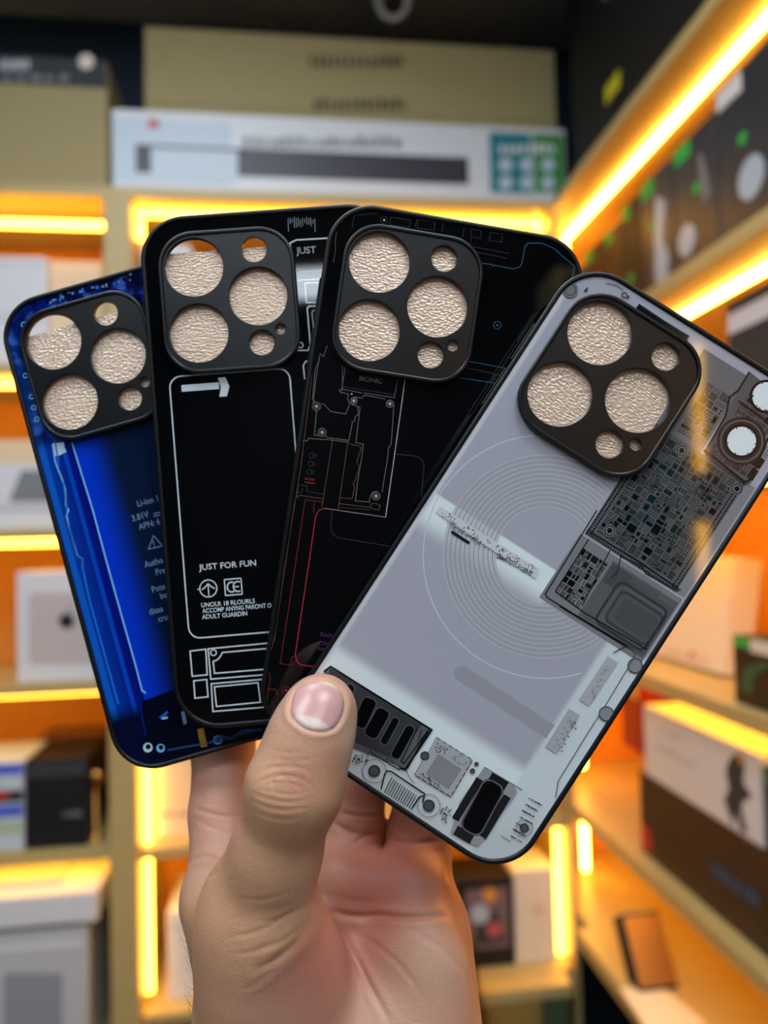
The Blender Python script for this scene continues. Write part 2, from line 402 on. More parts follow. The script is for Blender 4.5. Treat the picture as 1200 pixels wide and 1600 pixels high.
# --- middle bay
bx = Front('pale_blue_box', 'pale blue box glimpsed between the tan post and the dark cases', 'box', 221, 382, 300, 560, YF + .06, .15, bluew, z0=ZC['c1'] + .0003); bx.dec('lid_seam', greyp, 220, 400, 298, 401.3)
pb = Front('peach_box', 'peach coloured box left of the index finger, on the lower board beside the strip', 'box', 240, 1172, 420, 1318, YF + .07, .18, peach, z0=ZC['c4'] + .0003); pb.dec('lid_seam', cream, 242, 1284, 418, 1286); pb.marks('lettering', greyp, 250, 1268, 296, 1276, 5, 12)
wb2 = Front('white_box', 'white box standing left of the wrist, on the bottom board of the middle bay', 'box', 262, 1420, 400, 1568, YF + .06, .2, wht, z0=ZC['c5'] + .0003); wb2.dec('lid_seam', greyp, 264, 1444, 398, 1445.2)
ycab = YF + .05
zcab = float(onY(850, 1503, ycab)[2])
yfr = float(onZ(850, 1543, zcab)[1])
cx0 = float(onY(752, 1520, yfr)[0]); cx1 = XR - .035
cab = empty('low_cabinet', ((cx0 + cx1) / 2, yfr, 0)); tag(cab, 'low oak cabinet in the corner beneath the cream box', 'cabinet')
hw = (cx1 - cx0) / 2
box('top', wood, -hw, hw, 0, YF + .012 - yfr, zcab - .025, zcab, cab)
olive = mat('olive oak veneer', (150, 122, 62), .4, noise=.1, nscale=12, stretch=(6, 6, 1))
box('body', olive, -hw + .008, hw - .008, .012, YF + .012 - yfr, 0.001, zcab - .0255, cab)
box('door', olive, -hw + .012, hw * .3, .0, .0115, 0.02, zcab - .029, cab)
box('drawer_front', mat('dark green glass panel', (70, 84, 58), .15), hw * .3 + .004, hw - .012, .0, .0115, 0.02, zcab - .029, cab)
upart('ledge', wood, cx0 - .02, RX0 - .001, YF + .0155, YB - .0125, zcab - .02, zcab)
g = Front('game_box', 'dark game box with blurred pale artwork, behind the heel of the hand', 'box', 690, 1374, 803, 1498, ycab, .12, black, z0=zcab + .0003)
g.dec('artwork', mat('mauve print', (120, 100, 104), .5), 727, 1388, 797, 1482); g.disc('artwork_spot', mat('orange print', (214, 150, 80), .5), 765, 1398, 11, .0015); g.disc('artwork_spot', silver_ink, 750, 1428, 15, .0015); g.disc('artwork_spot', mat('rose print', (190, 90, 100), .5), 772, 1452, 12, .0015); g.poly('artwork_shape', charc, [(745, 1440), (775, 1420), (790, 1470), (740, 1478)], .0013)
c = Front('cream_box', 'tall cream box with a faint rose mark, right of the dark game box', 'box', 805, 1358, 868, 1498, ycab, .12, cream, z0=zcab + .0003); c.marks('lettering', mat('faint rose print', (226, 180, 160), .5), 834, 1410, 850, 1430, 3, 9); c.dec('lid_seam', peach, 806, 1376, 867, 1377)
k = Front('black_carton', 'tall black carton standing right of the wrist, in front of the low cabinet', 'box', 640, 1482, 752, 1900, yfr - .09, .085, black, z0=.0003); k.dec('edge_band', charc, 642, 1486, 750, 1490)

# --- security camera on the ceiling
sc = onZ(612, -30, CEILZ)
sy_ = min(1.80, float(onY(614, 2, 1.7)[1]))
pc = onY(614, 2, 1.70)
t = empty('security_camera', (pc[0], pc[1], CEILZ)); tag(t, 'white round security camera hanging from the ceiling', 'camera')
dz = float(pc[2]) - CEILZ
lathe('mount', [(.035, -.012), (.036, -.006), (.036, -.0005)], white_metal, t)
box('stem', white_metal, -.011, .011, -.011, .011, dz + .03, -.0125, t)
d = np.array(cam_o.location) - pc; d /= np.linalg.norm(d)
Mq = Matrix.Translation((0, 0, dz)) @ Vector(d).to_track_quat('Z', 'Y').to_matrix().to_4x4()
lathe('housing', [(.030, -.08), (.040, -.07), (.043, 0), (.041, .012), (.030, .014), (.026, .006)], white_metal, t, M=Mq)
lathe('lens', [(.0255, .0061), (.0252, .0085), (.018, .010), (.004, .012)], black, t, M=Mq)

# ------------------------------------------------------------------ goods along the right
class Side:
    """goods on the right shelving whose face looks across the aisle (plane X = const)"""
    def __init__(s, name, label, cat, X, ya, yb, z0, H, depth, m, group=None, lean=0.0, bev=.002, carton='carton'):
        s.X = X; s.o = np.array([X, (ya + yb) / 2, z0]); s.h = (yb - ya) / 2; s.H = H
        s.r = empty(name, s.o); s.r.rotation_euler = (0, lean, 0); tag(s.r, label, cat, group)
        s.body = box(carton, m, 0, depth, -s.h, s.h, 0.0003, H, s.r, bev)
    def dec(s, name, m, y0, y1, z0, z1, lift=.0006):     # fractions of the face; y from the near edge
        a = -s.h + 2 * s.h * y0; b = -s.h + 2 * s.h * y1
        return box(name, m, -lift, -.00005, max(a, -s.h + .001), min(b, s.h - .001), max(z0 * s.H, .001), min(z1 * s.H, s.H - .0008), s.r, bev=0)
    def poly(s, name, m, pts, lift=.0012):
        me = curve_plate(name, [[(-s.h + 2 * s.h * y, z * s.H) for y, z in pts]], 0, lift)
        me.transform(Matrix(((0, 0, -1, 0), (1, 0, 0, 0), (0, 1, 0, 0), (0, 0, 0, 1))))
        return link(name, me, m, s.r)
    def disc(s, name, m, y, z, r, lift=.0012):           # r in metres
        ry, rz_ = r / (2 * s.h), r / s.H
        return s.poly(name, m, [(y + ry * math.cos(t * math.pi / 12), z + rz_ * math.sin(t * math.pi / 12)) for t in range(24)], lift)
    def marks(s, name, m, y0, y1, z0, z1, n, seed=1, lift=.0009):
        rnd = random.Random(seed); polys = []; wd = (y1 - y0) / n
        for k in range(n):
            a = y0 + k * wd; b = a + wd * rnd.uniform(.5, .8); j = z1 - rnd.uniform(0, .3) * (z1 - z0)
            polys.append([(-lift, -s.h + 2 * s.h * y, z * s.H) for y, z in ((a, z0), (b, z0), (b, j), (a, j))])
        return link(name, polymesh(name, polys), m, s.r)
def ypx(px, X): return float(onX(px, 850 - .0 * px, X)[1])
tk = Side('black_box', 'big black box with a yellow label on top of the right shelving', 'box', XR + .03, 1.02, 1.56, rz['top'] + .0003, .46, .25, mat('deep black card', (8, 8, 9), .6))
lb = onX(957, 137, XR + .03)
fy = (float(lb[1]) - 1.02) / .54; fz = (float(lb[2]) - rz['top']) / .46
tk.dec('yellow_label', yellowp, fy - .06, fy + .06, fz - .035, fz + .035); tk.marks('lettering', silver_ink, fy - .05, fy + .05, .62, .67, 4, 3)
tk2 = Side('black_box', 'near black box on top of the right shelving, at the upper right corner', 'box', XR + .03, .46, 1.00, rz['top'] + .0003, .50, .25, black); tk2.dec('seam', black, .02, .98, .9, .905)
cuts = [ypx(v, XR + .05) for v in (1262, 1145, 1075, 1020, 990, 962, 927, 905, 890)]
desc = ['nearest dark green-tagged accessory box at the right edge', 'dark green-tagged box with a round pale headset picture, second from the right edge',
        'dark green-tagged box with a tall pale earphone picture, third from the right edge', 'narrow dark box with a green tag, fourth from the right edge',
        'narrow brownish dark box with small green marks, fifth from the right edge', 'dark box with a green tag, sixth from the right edge', 'small dark box with a green tag, seventh from the right edge',
        'last and smallest green-tagged dark box, nearest the corner']
hts = [.255, .232, .228, .222, .205, .205, .19, .18]
for i in range(8):
    m = [blackg, blackg, blackg, black, brownb, black, blackg, black][i]
    q = Side('accessory_box', desc[i], 'box', XR + .05, cuts[i] + .002, cuts[i + 1] - .002, rz['r1'] + .0003, hts[i], .12, m, 'green-tagged boxes on the right shelf')
    q.dec('green_tag', greent if i != 0 else white_ink, .58, .97, .87, .985)
    q.disc('emblem', greent, .45 if i in (1,) else .6, .60 if i < 3 else .35, .009)
    if i == 0: q.disc('product_picture', silver_ink, .5, .35, .03)
    if i == 1: q.disc('product_picture', silver_ink, .74, .30, .026); q.poly('product_picture', greyp, [(.15, .5), (.3, .8), (.38, .8), (.3, .45)])
    if i == 2: q.poly('product_picture', silver_ink, [(.25, .1), (.2, .3), (.35, .45), (.25, .72), (.5, .82), (.6, .5), (.62, .2), (.5, .08)])
    if i in (0, 1, 2): q.marks('lettering', greyp, .1, .9, .05, .09, 8, i)
# board behind the pale case
q = Side('striped_box', 'dark and white striped box at the right edge above the pale phone case', 'box', XR + .05, ypx(1262, XR + .05), ypx(1150, XR + .05), rz['r2'] + .0003, .232, .14, charc)
q.dec('white_band', wht, .02, .98, .80, .93); q.dec('lower_band', greyp, .02, .98, .1, .2)
# leaning cream box
X0c = XR + .10
q = Side('cream_box', 'cream box leaning on the orange back panel behind the pale phone case', 'box', X0c, ypx(1120, X0c), ypx(960, X0c), rz['r3'] + .006, float(onX(1120, 872, X0c + .03)[2]) - rz['r3'], .05, cream, lean=.16)
q.poly('flower_print', mat('mauve flower print', (206, 160, 200), .5), [(.5, .3), (.42, .55), (.55, .75), (.68, .6), (.6, .35)]); q.poly('leaf_print', mat('sage leaf print', (150, 170, 110), .5), [(.62, .2), (.55, .4), (.66, .5), (.74, .3)]); q.disc('red_print', redp, .25, .1, .006); q.marks('lettering', mat('pale rose print', (220, 170, 150), .5), .12, .5, .06, .1, 6, 4)
Xg = XR + .02
q = Side('headset_box', 'black and green box with a white label at the right edge, beside the cream box', 'box', Xg, ypx(1285, Xg), ypx(1138, Xg), rz['r3'] + .0003, float(onX(1138, 990, Xg)[2]) - rz['r3'], .1, black)
q.dec('green_corner', greent, .80, .98, .84, .98); q.dec('white_label', cream, .42, .78, .80, .985, .001); q.poly('green_arc', darkgreen, [(.9, .2), (.86, .55), (.6, .72), (.55, .66), (.74, .5), (.78, .2)])
q.disc('emblem', darkgreen, .35, .42, .012)
# game boxes on the lower board
Xw = XR + .03
zk = rz['r4'] + .0003
hk = .145
ya, yb = .80, ypx(985, Xw)
q = Side('brown_box', 'long dark brown box with faint blue lettering under the white game box', 'box', Xw, ya, yb, zk, hk, .2, brownb)
q.marks('lettering', mat('dull blue print', (40, 84, 120), .5), .36, .58, .4, .58, 9, 6); q.dec('side_patch', black, .02, .3, .04, .95); q.dec('red_mark', redp, .93, .99, .08, .35)
zt = zk + hk + .0004
hw_ = rz['r3'] - .04 - zt
q = Side('game_box', 'white game box with a dark armoured figure, stacked on the long brown box', 'box', Xw, .985, ypx(995, Xw), zt, min(hw_, .125), .2, wht)
q.poly('figure', charc, [(.20, .05), (.26, .30), (.22, .46), (.24, .66), (.20, .84), (.14, .93), (.10, .84), (.12, .62), (.06, .5), (.12, .42), (.14, .3), (.10, .08), (.14, .05), (.18, .26)])
q.disc('figure_highlight', mat('tan print', (200, 150, 90), .5), .12, .88, .008, .0018)
q.marks('lettering', palegrey, .62, .85, .72, .80, 6, 7); q.marks('lettering', palegrey, .50, .88, .46, .56, 7, 8)
q = Side('dark_box', 'dark box with a green tag at the right edge beside the white game box', 'box', Xw, .80, .98, zt, min(hw_, .115), .2, blackg); q.dec('green_tag', greenp, .55, .95, .8, .96); q.dec('lower_band', brownb, .03, .97, .05, .4)
q = Side('red_box', 'red and cream box behind the corner of the pale phone case', 'box', Xw + .05, ypx(990, Xw + .05), ypx(962, Xw + .05) , zt, .14, .1, mat('red card', (176, 48, 40), .5)); q.dec('cream_band', cream, .05, .95, .75, .95)
# bottom board: gadget on a sheet of paper
zp = rz['r5'] + .0003
pA, pB, pC, pD = [onZ(x, y, zp) for x, y in ((968, 1545), (1040, 1548), (1105, 1602), (1020, 1625))]
sh = curve_plate('paper_sheet', [[(v[0], v[1]) for v in (pA, pD, pC, pB)]], zp, zp + .002)
tag(link('paper_sheet', sh, cream), 'white paper sheet lying under the leaning dark gadget', 'paper')
pg = onZ(1000, 1552, zp + .0022)
t = empty('tablet_stand', pg, 0); tag(t, 'dark gadget with a gold brown face, leaning upright on the white paper', 'gadget')
g1 = onZ(1052, 1546, zp + .0022) - pg
ang = math.atan2(g1[1], g1[0])
t.rotation_euler = (math.radians(-33), 0, ang)
wg = float(np.hypot(g1[0], g1[1])) + .012
hg = .125
box('casing', black, 0, wg, .0005, .045, .001, hg, t, bev=.004)
box('face', mat('bronze face', (168, 118, 66), .35, metal=.3), .004, wg - .004, -.0008, .0003, .008, hg - .006, t, bev=0)
box('top_edge', palegrey, .006, wg - .006, .004, .036, hg + .0001, hg + .0012, t, bev=0)
# ================================================================== THE FOUR PHONE CASES
POSE = {   # centre (mm, camera axes) and turn of each case
    1: (-66.5443, -1.4135, 242.5454, -0.0342, 0.0019, -0.2804),
    2: (-30.2046, -14.3914, 231.7066, -0.0134, -0.0259, -0.0804),
    3: (11.5139, -8.3333, 223.2604, 0.0009, -0.0607, 0.1457),
    4: (43.8369, 14.5362, 208.5349, -0.0173, 0.0295, 0.5759)}
CW, CH, CR = 76.0, 154.7, 13.5          # case outline in mm
DEEP = 7.4
HX, HY = 15.96, 16.33                   # first lens opening from the corner
def rodr(w):
    w = np.array(w, float); t = np.linalg.norm(w); k = w / t
    K = np.array([[0, -k[2], k[1]], [k[2], 0, -k[0]], [-k[1], k[0], 0]])
    return np.eye(3) + math.sin(t) * K + (1 - math.cos(t)) * K @ K
FLIP = np.diag([1, -1, -1])
def loc(i, px, py, z=0.0):
    """picture position -> mm on the face of case i (x right, y up)"""
    R = rodr(POSE[i][3:]) @ FLIP; t = np.array(POSE[i][:3])
    d = R.T @ np.array([(px - 600) / F, (py - 800) / F, 1.0]); o = R.T @ (-t)
    s = (z - o[2]) / d[2]; q = o + d * s
    return (q[0], q[1])
class Art:
    def __init__(s, i=None): s.i = i; s.vs = []; s.fs = []; s.mi = []; s.mats = []; s.z = 0.02
    def P(s, pts): return [loc(s.i, x, y) for x, y in pts]
    def add(s, poly, m, dz=0.0):
        if m not in s.mats: s.mats.append(m)
        n = len(s.vs); s.vs += [(x, y, s.z + dz) for x, y in poly]; s.fs.append(tuple(range(n, n + len(poly)))); s.mi.append(s.mats.index(m))
    def rect(s, x0, x1, y0, y1, m): s.add([(x0, y0), (x1, y0), (x1, y1), (x0, y1)], m)
    def stroke(s, pts, w, m, closed=False):
        n = len(pts)
        if n < 2: return
        p = np.array(pts, float); L, R = [], []
        for k in range(n):
            a = p[k] - p[k - 1] if (k > 0 or closed) else None
            b = p[(k + 1) % n] - p[k] if (k < n - 1 or closed) else None
            if a is not None: a = a / (np.linalg.norm(a) + 1e-9)
            if b is not None: b = b / (np.linalg.norm(b) + 1e-9)
            d = a if b is None else b if a is None else a + b
            ln = np.linalg.norm(d); d = d / ln if ln > 1e-6 else (a if a is not None else b)
            nn = np.array([-d[1], d[0]]); mi = 1.0
            if a is not None and b is not None: mi = min(1.0 / max(abs(nn @ np.array([-a[1], a[0]])), .5), 1.6)
            L.append(p[k] + nn * w / 2 * mi); R.append(p[k] - nn * w / 2 * mi)
        for k in range(n if closed else n - 1):
            j = (k + 1) % n; s.add([tuple(R[k]), tuple(R[j]), tuple(L[j]), tuple(L[k])], m)
    def ring(s, c, r, w, m, n=28): s.stroke(circ(c[0], c[1], r, n), w, m, True)
    def disc(s, c, r, m, n=24): s.add(circ(c[0], c[1], r, n), m)
    def outline(s, x0, x1, y0, y1, r, w, m): s.stroke(rrect(x0, x1, y0, y1, r, 6), w, m, True)
    def text(s, body, x, y, h, m, ang=0.0, sx=1.0, align='l'):
        vs, fs = textgeo(body); k = h / 0.69
        if m not in s.mats: s.mats.append(m)
        wd = max(v[0] for v in vs) * k * sx; ox = 0 if align == 'l' else -wd / 2
        n = len(s.vs); ca, sa = math.cos(ang), math.sin(ang)
        for vx, vy in vs:
            a, b = vx * k * sx + ox, vy * k; s.vs.append((x + a * ca - b * sa, y + a * sa + b * ca, s.z))
        for f in fs: s.fs.append(tuple(q + n for q in f)); s.mi.append(s.mats.index(m))
    def up(s, dz=0.012): s.z += dz
    def build(s, name, parent, smooth=False):
        me = bpy.data.meshes.new(name); me.from_pydata([(x / 1000, y / 1000, z / 1000) for x, y, z in s.vs], [], s.fs)
        bm = bmesh.new(); bm.from_mesh(me)
        for f in bm.faces:
            if f.normal.z < 0: f.normal_flip()
        bm.to_mesh(me); bm.free()
        for k, p in enumerate(me.polygons): p.material_index = s.mi[k]
        return link(name, me, s.mats, parent)

rubber = mat('matte black rubber', (11, 13, 15), 0.4, spec=0.4)
isl = mat('satin black camera plate', (11, 13, 16), 0.3, spec=0.6, bump=0.04, nscale=2500)
def ink(name, rgb, rough=0.04): return mat('print ' + name, rgb, rough, spec=0.5)
# pearly crinkled liner film
film = bpy.data.materials.new('crinkled pearl film'); film.use_nodes = True
nt = film.node_tree; b = nt.nodes['Principled BSDF']
tc = nt.nodes.new('ShaderNodeTexCoord'); n1 = nt.nodes.new('ShaderNodeTexNoise'); n1.inputs['Scale'].default_value = 1700; n1.inputs['Detail'].default_value = 3
n2 = nt.nodes.new('ShaderNodeTexVoronoi'); n2.inputs['Scale'].default_value = 1250
mp = nt.nodes.new('ShaderNodeMapping'); mp.inputs['Scale'].default_value = (0.7, 1.25, 1); mp.inputs['Rotation'].default_value = (0, 0, .35)
nt.links.new(tc.outputs['Object'], mp.inputs['Vector']); nt.links.new(mp.outputs[0], n1.inputs['Vector']); nt.links.new(mp.outputs[0], n2.inputs['Vector'])
ad = nt.nodes.new('ShaderNodeMath'); ad.operation = 'ADD'; nt.links.new(n1.outputs['Fac'], ad.inputs[0]); nt.links.new(n2.outputs['Distance'], ad.inputs[1])
bp = nt.nodes.new('ShaderNodeBump'); bp.inputs['Strength'].default_value = 0.5; bp.inputs['Distance'].default_value = 0.00045
nt.links.new(ad.outputs[0], bp.inputs['Height']); nt.links.new(bp.outputs[0], b.inputs['Normal'])
b.inputs['Base Color'].default_value = lin((232, 202, 176)) + (1,); b.inputs['Roughness'].default_value = 0.2; b.inputs['Metallic'].default_value = 0.2
b.inputs['Specular IOR Level'].default_value = 0.8

HOLES = [(0, 0, 8.75), (-0.02, -19.86, 8.8), (18.45, -10.0, 8.75), (18.36, 4.05, 3.75), (18.49, -24.1, 3.75), (24.42, -20.43, 1.55)]
x0h, y0h = -CW / 2 + HX, CH / 2 - HY
ISL = (x0h - 10.6, x0h + 30.2, y0h - 32.0, y0h + 10.7)
mm_ = lambda pts: [(x / 1000, y / 1000) for x, y in pts]
def glossy(name, rgb, rough=.03):
    return mat(name, rgb, rough, spec=0.55)
def make_case(i, label, panel_mat, film_top):
    R = RCW @ rodr(POSE[i][3:]) @ FLIP
    root = empty('phone_case', (0, 0, 0)); root.matrix_world = Matrix.Translation(Vector(cam2w(np.array(POSE[i][:3]) / 1000))) @ Matrix(R.tolist()).to_4x4()
    tag(root, label, 'phone case', 'four phone cases fanned out in the hand')
    # bumper: lip in front, wall behind
    out = rrect(-CW / 2, CW / 2, -CH / 2, CH / 2, CR, 14)
    inn = rrect(-CW / 2 + 1.5, CW / 2 - 1.5, -CH / 2 + 1.5, CH / 2 - 1.5, CR - 1.5, 14)
    fr = link('bumper_frame', curve_plate('bumper_frame', [mm_(out), mm_(inn)], -DEEP / 1000, .00055, .0006, 3), rubber, root)
    for side, ya, yb in ((-1, 28, 40), (-1, 43, 55), (1, 30, 50)):
        sx = side * CW / 2
        box('button', rubber, (min(sx, sx + side * .55)) / 1000, max(sx, sx + side * .55) / 1000, ya / 1000, yb / 1000, -.0048, -.0026, root, bev=.00025)
    inset = rrect(-CW / 2 + 1.45, CW / 2 - 1.45, -CH / 2 + 1.45, CH / 2 - 1.45, CR - 1.45, 14)
    g = .8
    hole = rrect(ISL[0] + g, ISL[1] - g, ISL[2] + g, ISL[3] - g, 9.6, 12)
    link('back_panel', curve_plate('back_panel', [mm_(inset), mm_(hole)], -.0011, 0.0, 0), panel_mat, root)
    # camera plate with its six openings and a raised rim
    io = rrect(*ISL, 10.5, 14)
    holes = [circ(x0h + a, y0h + c, r, 56 if r > 5 else 32) for a, c, r in HOLES]
    cp = link('camera_plate', curve_plate('camera_plate', [mm_(io)] + [mm_(h) for h in holes], -.0002, .0015, .00022, 2), isl, root)
    ii = rrect(ISL[0] + 1.15, ISL[1] - 1.15, ISL[2] + 1.15, ISL[3] - 1.15, 9.4, 14)
    link('rim', curve_plate('rim', [mm_(io), mm_(ii)], .0012, .0021, .00038, 3), isl, cp)
    # liner film behind the openings
    yt = film_top
    ff = rrect(ISL[0] + 1.0, ISL[1] - 1.0, ISL[2] + 1.0, yt, 9.0 if yt > y0h + 9 else .6, 8)
    link('liner_film', curve_plate('liner_film', [mm_(ff)], -.00042, -.00032, 0), film, root)
    return root

# ---------------- panel base materials (what is printed on them)
def nodes(name, rough=.03):
    m = bpy.data.materials.new(name); m.use_nodes = True; nt = m.node_tree; b = nt.nodes['Principled BSDF']
    b.inputs['Roughness'].default_value = rough; b.inputs['Specular IOR Level'].default_value = .55
    tc = nt.nodes.new('ShaderNodeTexCoord'); sp = nt.nodes.new('ShaderNodeSeparateXYZ'); nt.links.new(tc.outputs['Object'], sp.inputs[0])
    return m, nt, b, tc, sp
def mth(nt, op, a, b=None):
    n = nt.nodes.new('ShaderNodeMath'); n.operation = op
    for k, v in enumerate((a, b)):
        if v is None: continue
        if isinstance(v, (int, float)): n.inputs[k].default_value = v
        else: nt.links.new(v, n.inputs[k])
    return n.outputs[0]
def step(nt, v, a, b):
    n = nt.nodes.new('ShaderNodeMapRange'); n.interpolation_type = 'SMOOTHSTEP'; nt.links.new(v, n.inputs[0])
    n.inputs['From Min'].default_value = a; n.inputs['From Max'].default_value = b; return n.outputs[0]
def mixc(nt, f, a, b):
    n = nt.nodes.new('ShaderNodeMix'); n.data_type = 'RGBA'
    nt.links.new(f, n.inputs['Factor'])
    for s, v in (('A', a), ('B', b)):
        if isinstance(v, tuple): n.inputs[s].default_value = lin(v) + (1,)
        else: nt.links.new(v, n.inputs[s])
    return n.outputs['Result']
def band(nt, v, a, b, soft):
    """1 between a and b, fading over soft on both sides"""
    return mth(nt, 'MULTIPLY', step(nt, v, a - soft, a), mth(nt, 'SUBTRACT', 1.0, step(nt, v, b, b + soft)))
mmv = lambda nt, s: mth(nt, 'MULTIPLY', s, 1000.0)

# blue case: a glowing battery print
mB, nt, bB, tc, sp = nodes('blue battery print')
x = mmv(nt, sp.outputs[0]); y = mmv(nt, sp.outputs[1])
xl = loc(1, 165, 870)[0]            # the bright battery edge
xe = -CW / 2
col = mixc(nt, step(nt, x, xl + 1, xl + 12.5), (4, 54, 204), (9, 27, 56))
dk = step(nt, y, loc(1, 240, 1078)[1] + 3, loc(1, 240, 1078)[1] - 1)
inner = mixc(nt, step(nt, x, xe + 3, xl - 1), (5, 56, 160), (4, 18, 122))
inner = mixc(nt, band(nt, x, xl - 4.2, xl - 3.4, .5), inner, (6, 70, 190))
inner = mixc(nt, band(nt, x, xe + 2.2, xe + 3.4, .8), inner, (16, 92, 190))
col = mixc(nt, step(nt, x, xl - .3, xl + .1), inner, col)
col = mixc(nt, mth(nt, 'SUBTRACT', 1.0, step(nt, y, loc(1, 220, 1100)[1] - 4, loc(1, 220, 1100)[1] + 2)), col, (4, 12, 44))
nz = nt.nodes.new('ShaderNodeTexNoise'); nz.inputs['Scale'].default_value = 190; nz.inputs['Detail'].default_value = 6; nt.links.new(tc.outputs['Object'], nz.inputs['Vector'])
marb = mixc(nt, step(nt, nz.outputs['Fac'], .50, .68), (8, 20, 84), (56, 92, 176))
marb = mixc(nt, step(nt, nz.outputs['Fac'], .40, .52), (4, 8, 34), marb)
topm = step(nt, y, ISL[2] - 1, ISL[2] + 4)
lefm = mth(nt, 'MULTIPLY', topm, mth(nt, 'SUBTRACT', 1.0, step(nt, x, -100.0, -99.0)))
col = mixc(nt, mth(nt, 'MULTIPLY', topm, mth(nt, 'ADD', step(nt, x, -25.0, 5.0), .8)), col, marb)
nt.links.new(col, bB.inputs['Base Color'])
# black cases
mK = glossy('glossy black panel', (5, 6, 8)); mK2 = glossy('glossy black panel with faint traces', (7, 8, 10))
# pale x-ray case
mW, nt, bW, tc, sp = nodes('pale x-ray print', .05)
x = mmv(nt, sp.outputs[0]); y = mmv(nt, sp.outputs[1])
lav, whi = (172, 170, 180), (226, 236, 236)
yb0 = loc(4, 868, 890)[1]; yb1 = loc(4, 851, 932)[1]
ylo = loc(4, 690, 1140)[1]
xr = loc(4, 856, 1170)[0]
base = lav
gr = nt.nodes.new('ShaderNodeTexNoise'); gr.inputs['Scale'].default_value = 2600; nt.links.new(tc.outputs['Object'], gr.inputs['Vector'])
col = mixc(nt, gr.outputs['Fac'], (164, 162, 172), (180, 178, 188))
bandm = mth(nt, 'MULTIPLY', step(nt, y, yb1 - 5, yb1 + 2), mth(nt, 'SUBTRACT', 1.0, step(nt, y, yb0 - .6, yb0 + .2)))
bandm = mth(nt, 'MULTIPLY', bandm, mth(nt, 'SUBTRACT', 1.0, step(nt, x, 4.0, 6.0)))
col = mixc(nt, bandm, col, whi)
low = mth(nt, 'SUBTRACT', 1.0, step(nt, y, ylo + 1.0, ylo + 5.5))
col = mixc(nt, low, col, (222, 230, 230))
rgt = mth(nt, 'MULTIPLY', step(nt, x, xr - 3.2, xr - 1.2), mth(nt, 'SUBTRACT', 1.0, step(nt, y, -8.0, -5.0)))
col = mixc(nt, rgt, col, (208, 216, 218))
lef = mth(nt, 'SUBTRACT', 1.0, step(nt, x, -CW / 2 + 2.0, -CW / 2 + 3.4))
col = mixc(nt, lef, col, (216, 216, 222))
sil = mth(nt, 'SUBTRACT', 1.0, step(nt, y, -CH / 2 + 4, -CH / 2 + 26))
col = mixc(nt, mth(nt, 'MULTIPLY', sil, .45), col, (182, 180, 178))
nt.links.new(col, bW.inputs['Base Color'])

def ftop(i, px, py): return loc(i, px, py, -.35)[1]
caseA = make_case(1, 'blue phone case with a glowing battery print, at the back left of the fan', mB, ftop(1, 84, 515))
caseB = make_case(2, 'black phone case with white outlines and JUST FOR FUN lettering, second from left', mK, ftop(2, 300, 394))
caseC = make_case(3, 'black phone case with thin grey and red circuit lines, behind the pale case', mK2, y0h + 9.2)
caseD = make_case(4, 'pale grey x-ray print phone case, frontmost in the fan under the thumb', mW, y0h + 9.2)

# ---------------------------------------------------------------- blue print details
A = Art(1); lb_ = ink('ice blue', (120, 186, 240)); lb2 = ink('mid blue', (30, 112, 214)); nv = ink('ink navy', (4, 9, 28)); gb = ink('grey blue', (112, 140, 178)); wb_ = ink('cold white', (190, 214, 232))
A.stroke(A.P([(112, 690), (128, 742), (145, 797), (165, 872), (190, 962), (212, 1040), (222, 1079), (228, 1083)]), .55, lb_)
A.stroke(A.P([(86, 690), (90, 712), (92, 735), (100, 760), (104, 790), (105, 806), (110, 830), (121, 868), (129, 873), (129, 886), (140, 938), (160, 1010), (185, 1100)]), .55, lb2)
A.add(A.P([(82, 693), (100, 691), (101, 700), (104, 706), (92, 712), (86, 712)]), wb_)
A.stroke(A.P([(82, 693), (86, 720), (92, 738)]), .5, lb_)
A.stroke(A.P([(92, 735), (98, 752), (102, 765), (103, 790), (107, 797), (104, 806)]), .6, lb_)
A.stroke(A.P([(104, 806), (110, 830), (121, 868), (129, 873), (129, 886)]), .6, lb_)
A.stroke(A.P([(215, 1085), (228, 1150)]), .5, ink('deep blue', (8, 30, 110)))
A.add(A.P([(222, 1096), (300, 1066), (420, 1040), (430, 1150), (330, 1175), (232, 1190)]), nv); A.up()
A.stroke(A.P([(250, 1122), (256, 1118), (262, 1112)]), .8, lb2); A.stroke(A.P([(253, 1123), (262, 1121)]), .6, wb_)
A.add(A.P([(283, 1113), (288, 1110), (292, 1130), (287, 1133)]), gb)
for px, py, r in ((231, 1168, 1.5), (251, 1169, 1.35)):
    c = loc(1, px, py); A.disc(c, r, wb_ if px < 240 else lb_); A.up(); A.disc((c[0] + .2, c[1] + .2), r * .55, nv); A.up()
A.add(A.P([(308, 1140), (318, 1137), (324, 1166), (314, 1168)]), ink('ochre', (150, 120, 40)))
A.stroke(A.P([(330, 1160), (345, 1150), (360, 1154), (380, 1142), (410, 1140)]), .7, lb2); A.ring(loc(1, 340, 1156), 1.2, .4, lb_)
A.stroke(A.P([(262, 1172), (340, 1158), (405, 1140)]), .5, ink('steel blue', (52, 80, 130)))
for k in range(26):
    rnd = random.Random(k); px = 60 + 150 * rnd.random(); py = 468 - (px - 60) * .29 + rnd.uniform(2, 12); c = loc(1, px, py)
    A.rect(c[0] - rnd.uniform(.2, .9), c[0] + .3, c[1] - .2, c[1] + rnd.uniform(.2, .9), rnd.choice([lb2, gb, nv, gb]))
for px, py in ((37, 507), (40, 587), (50, 620), (53, 637), (58, 655)):
    c = loc(1, px, py); A.ring(c, .7, .3, lb_)
A.build('battery_pattern', caseA)
L = Art(1); L.z = .06
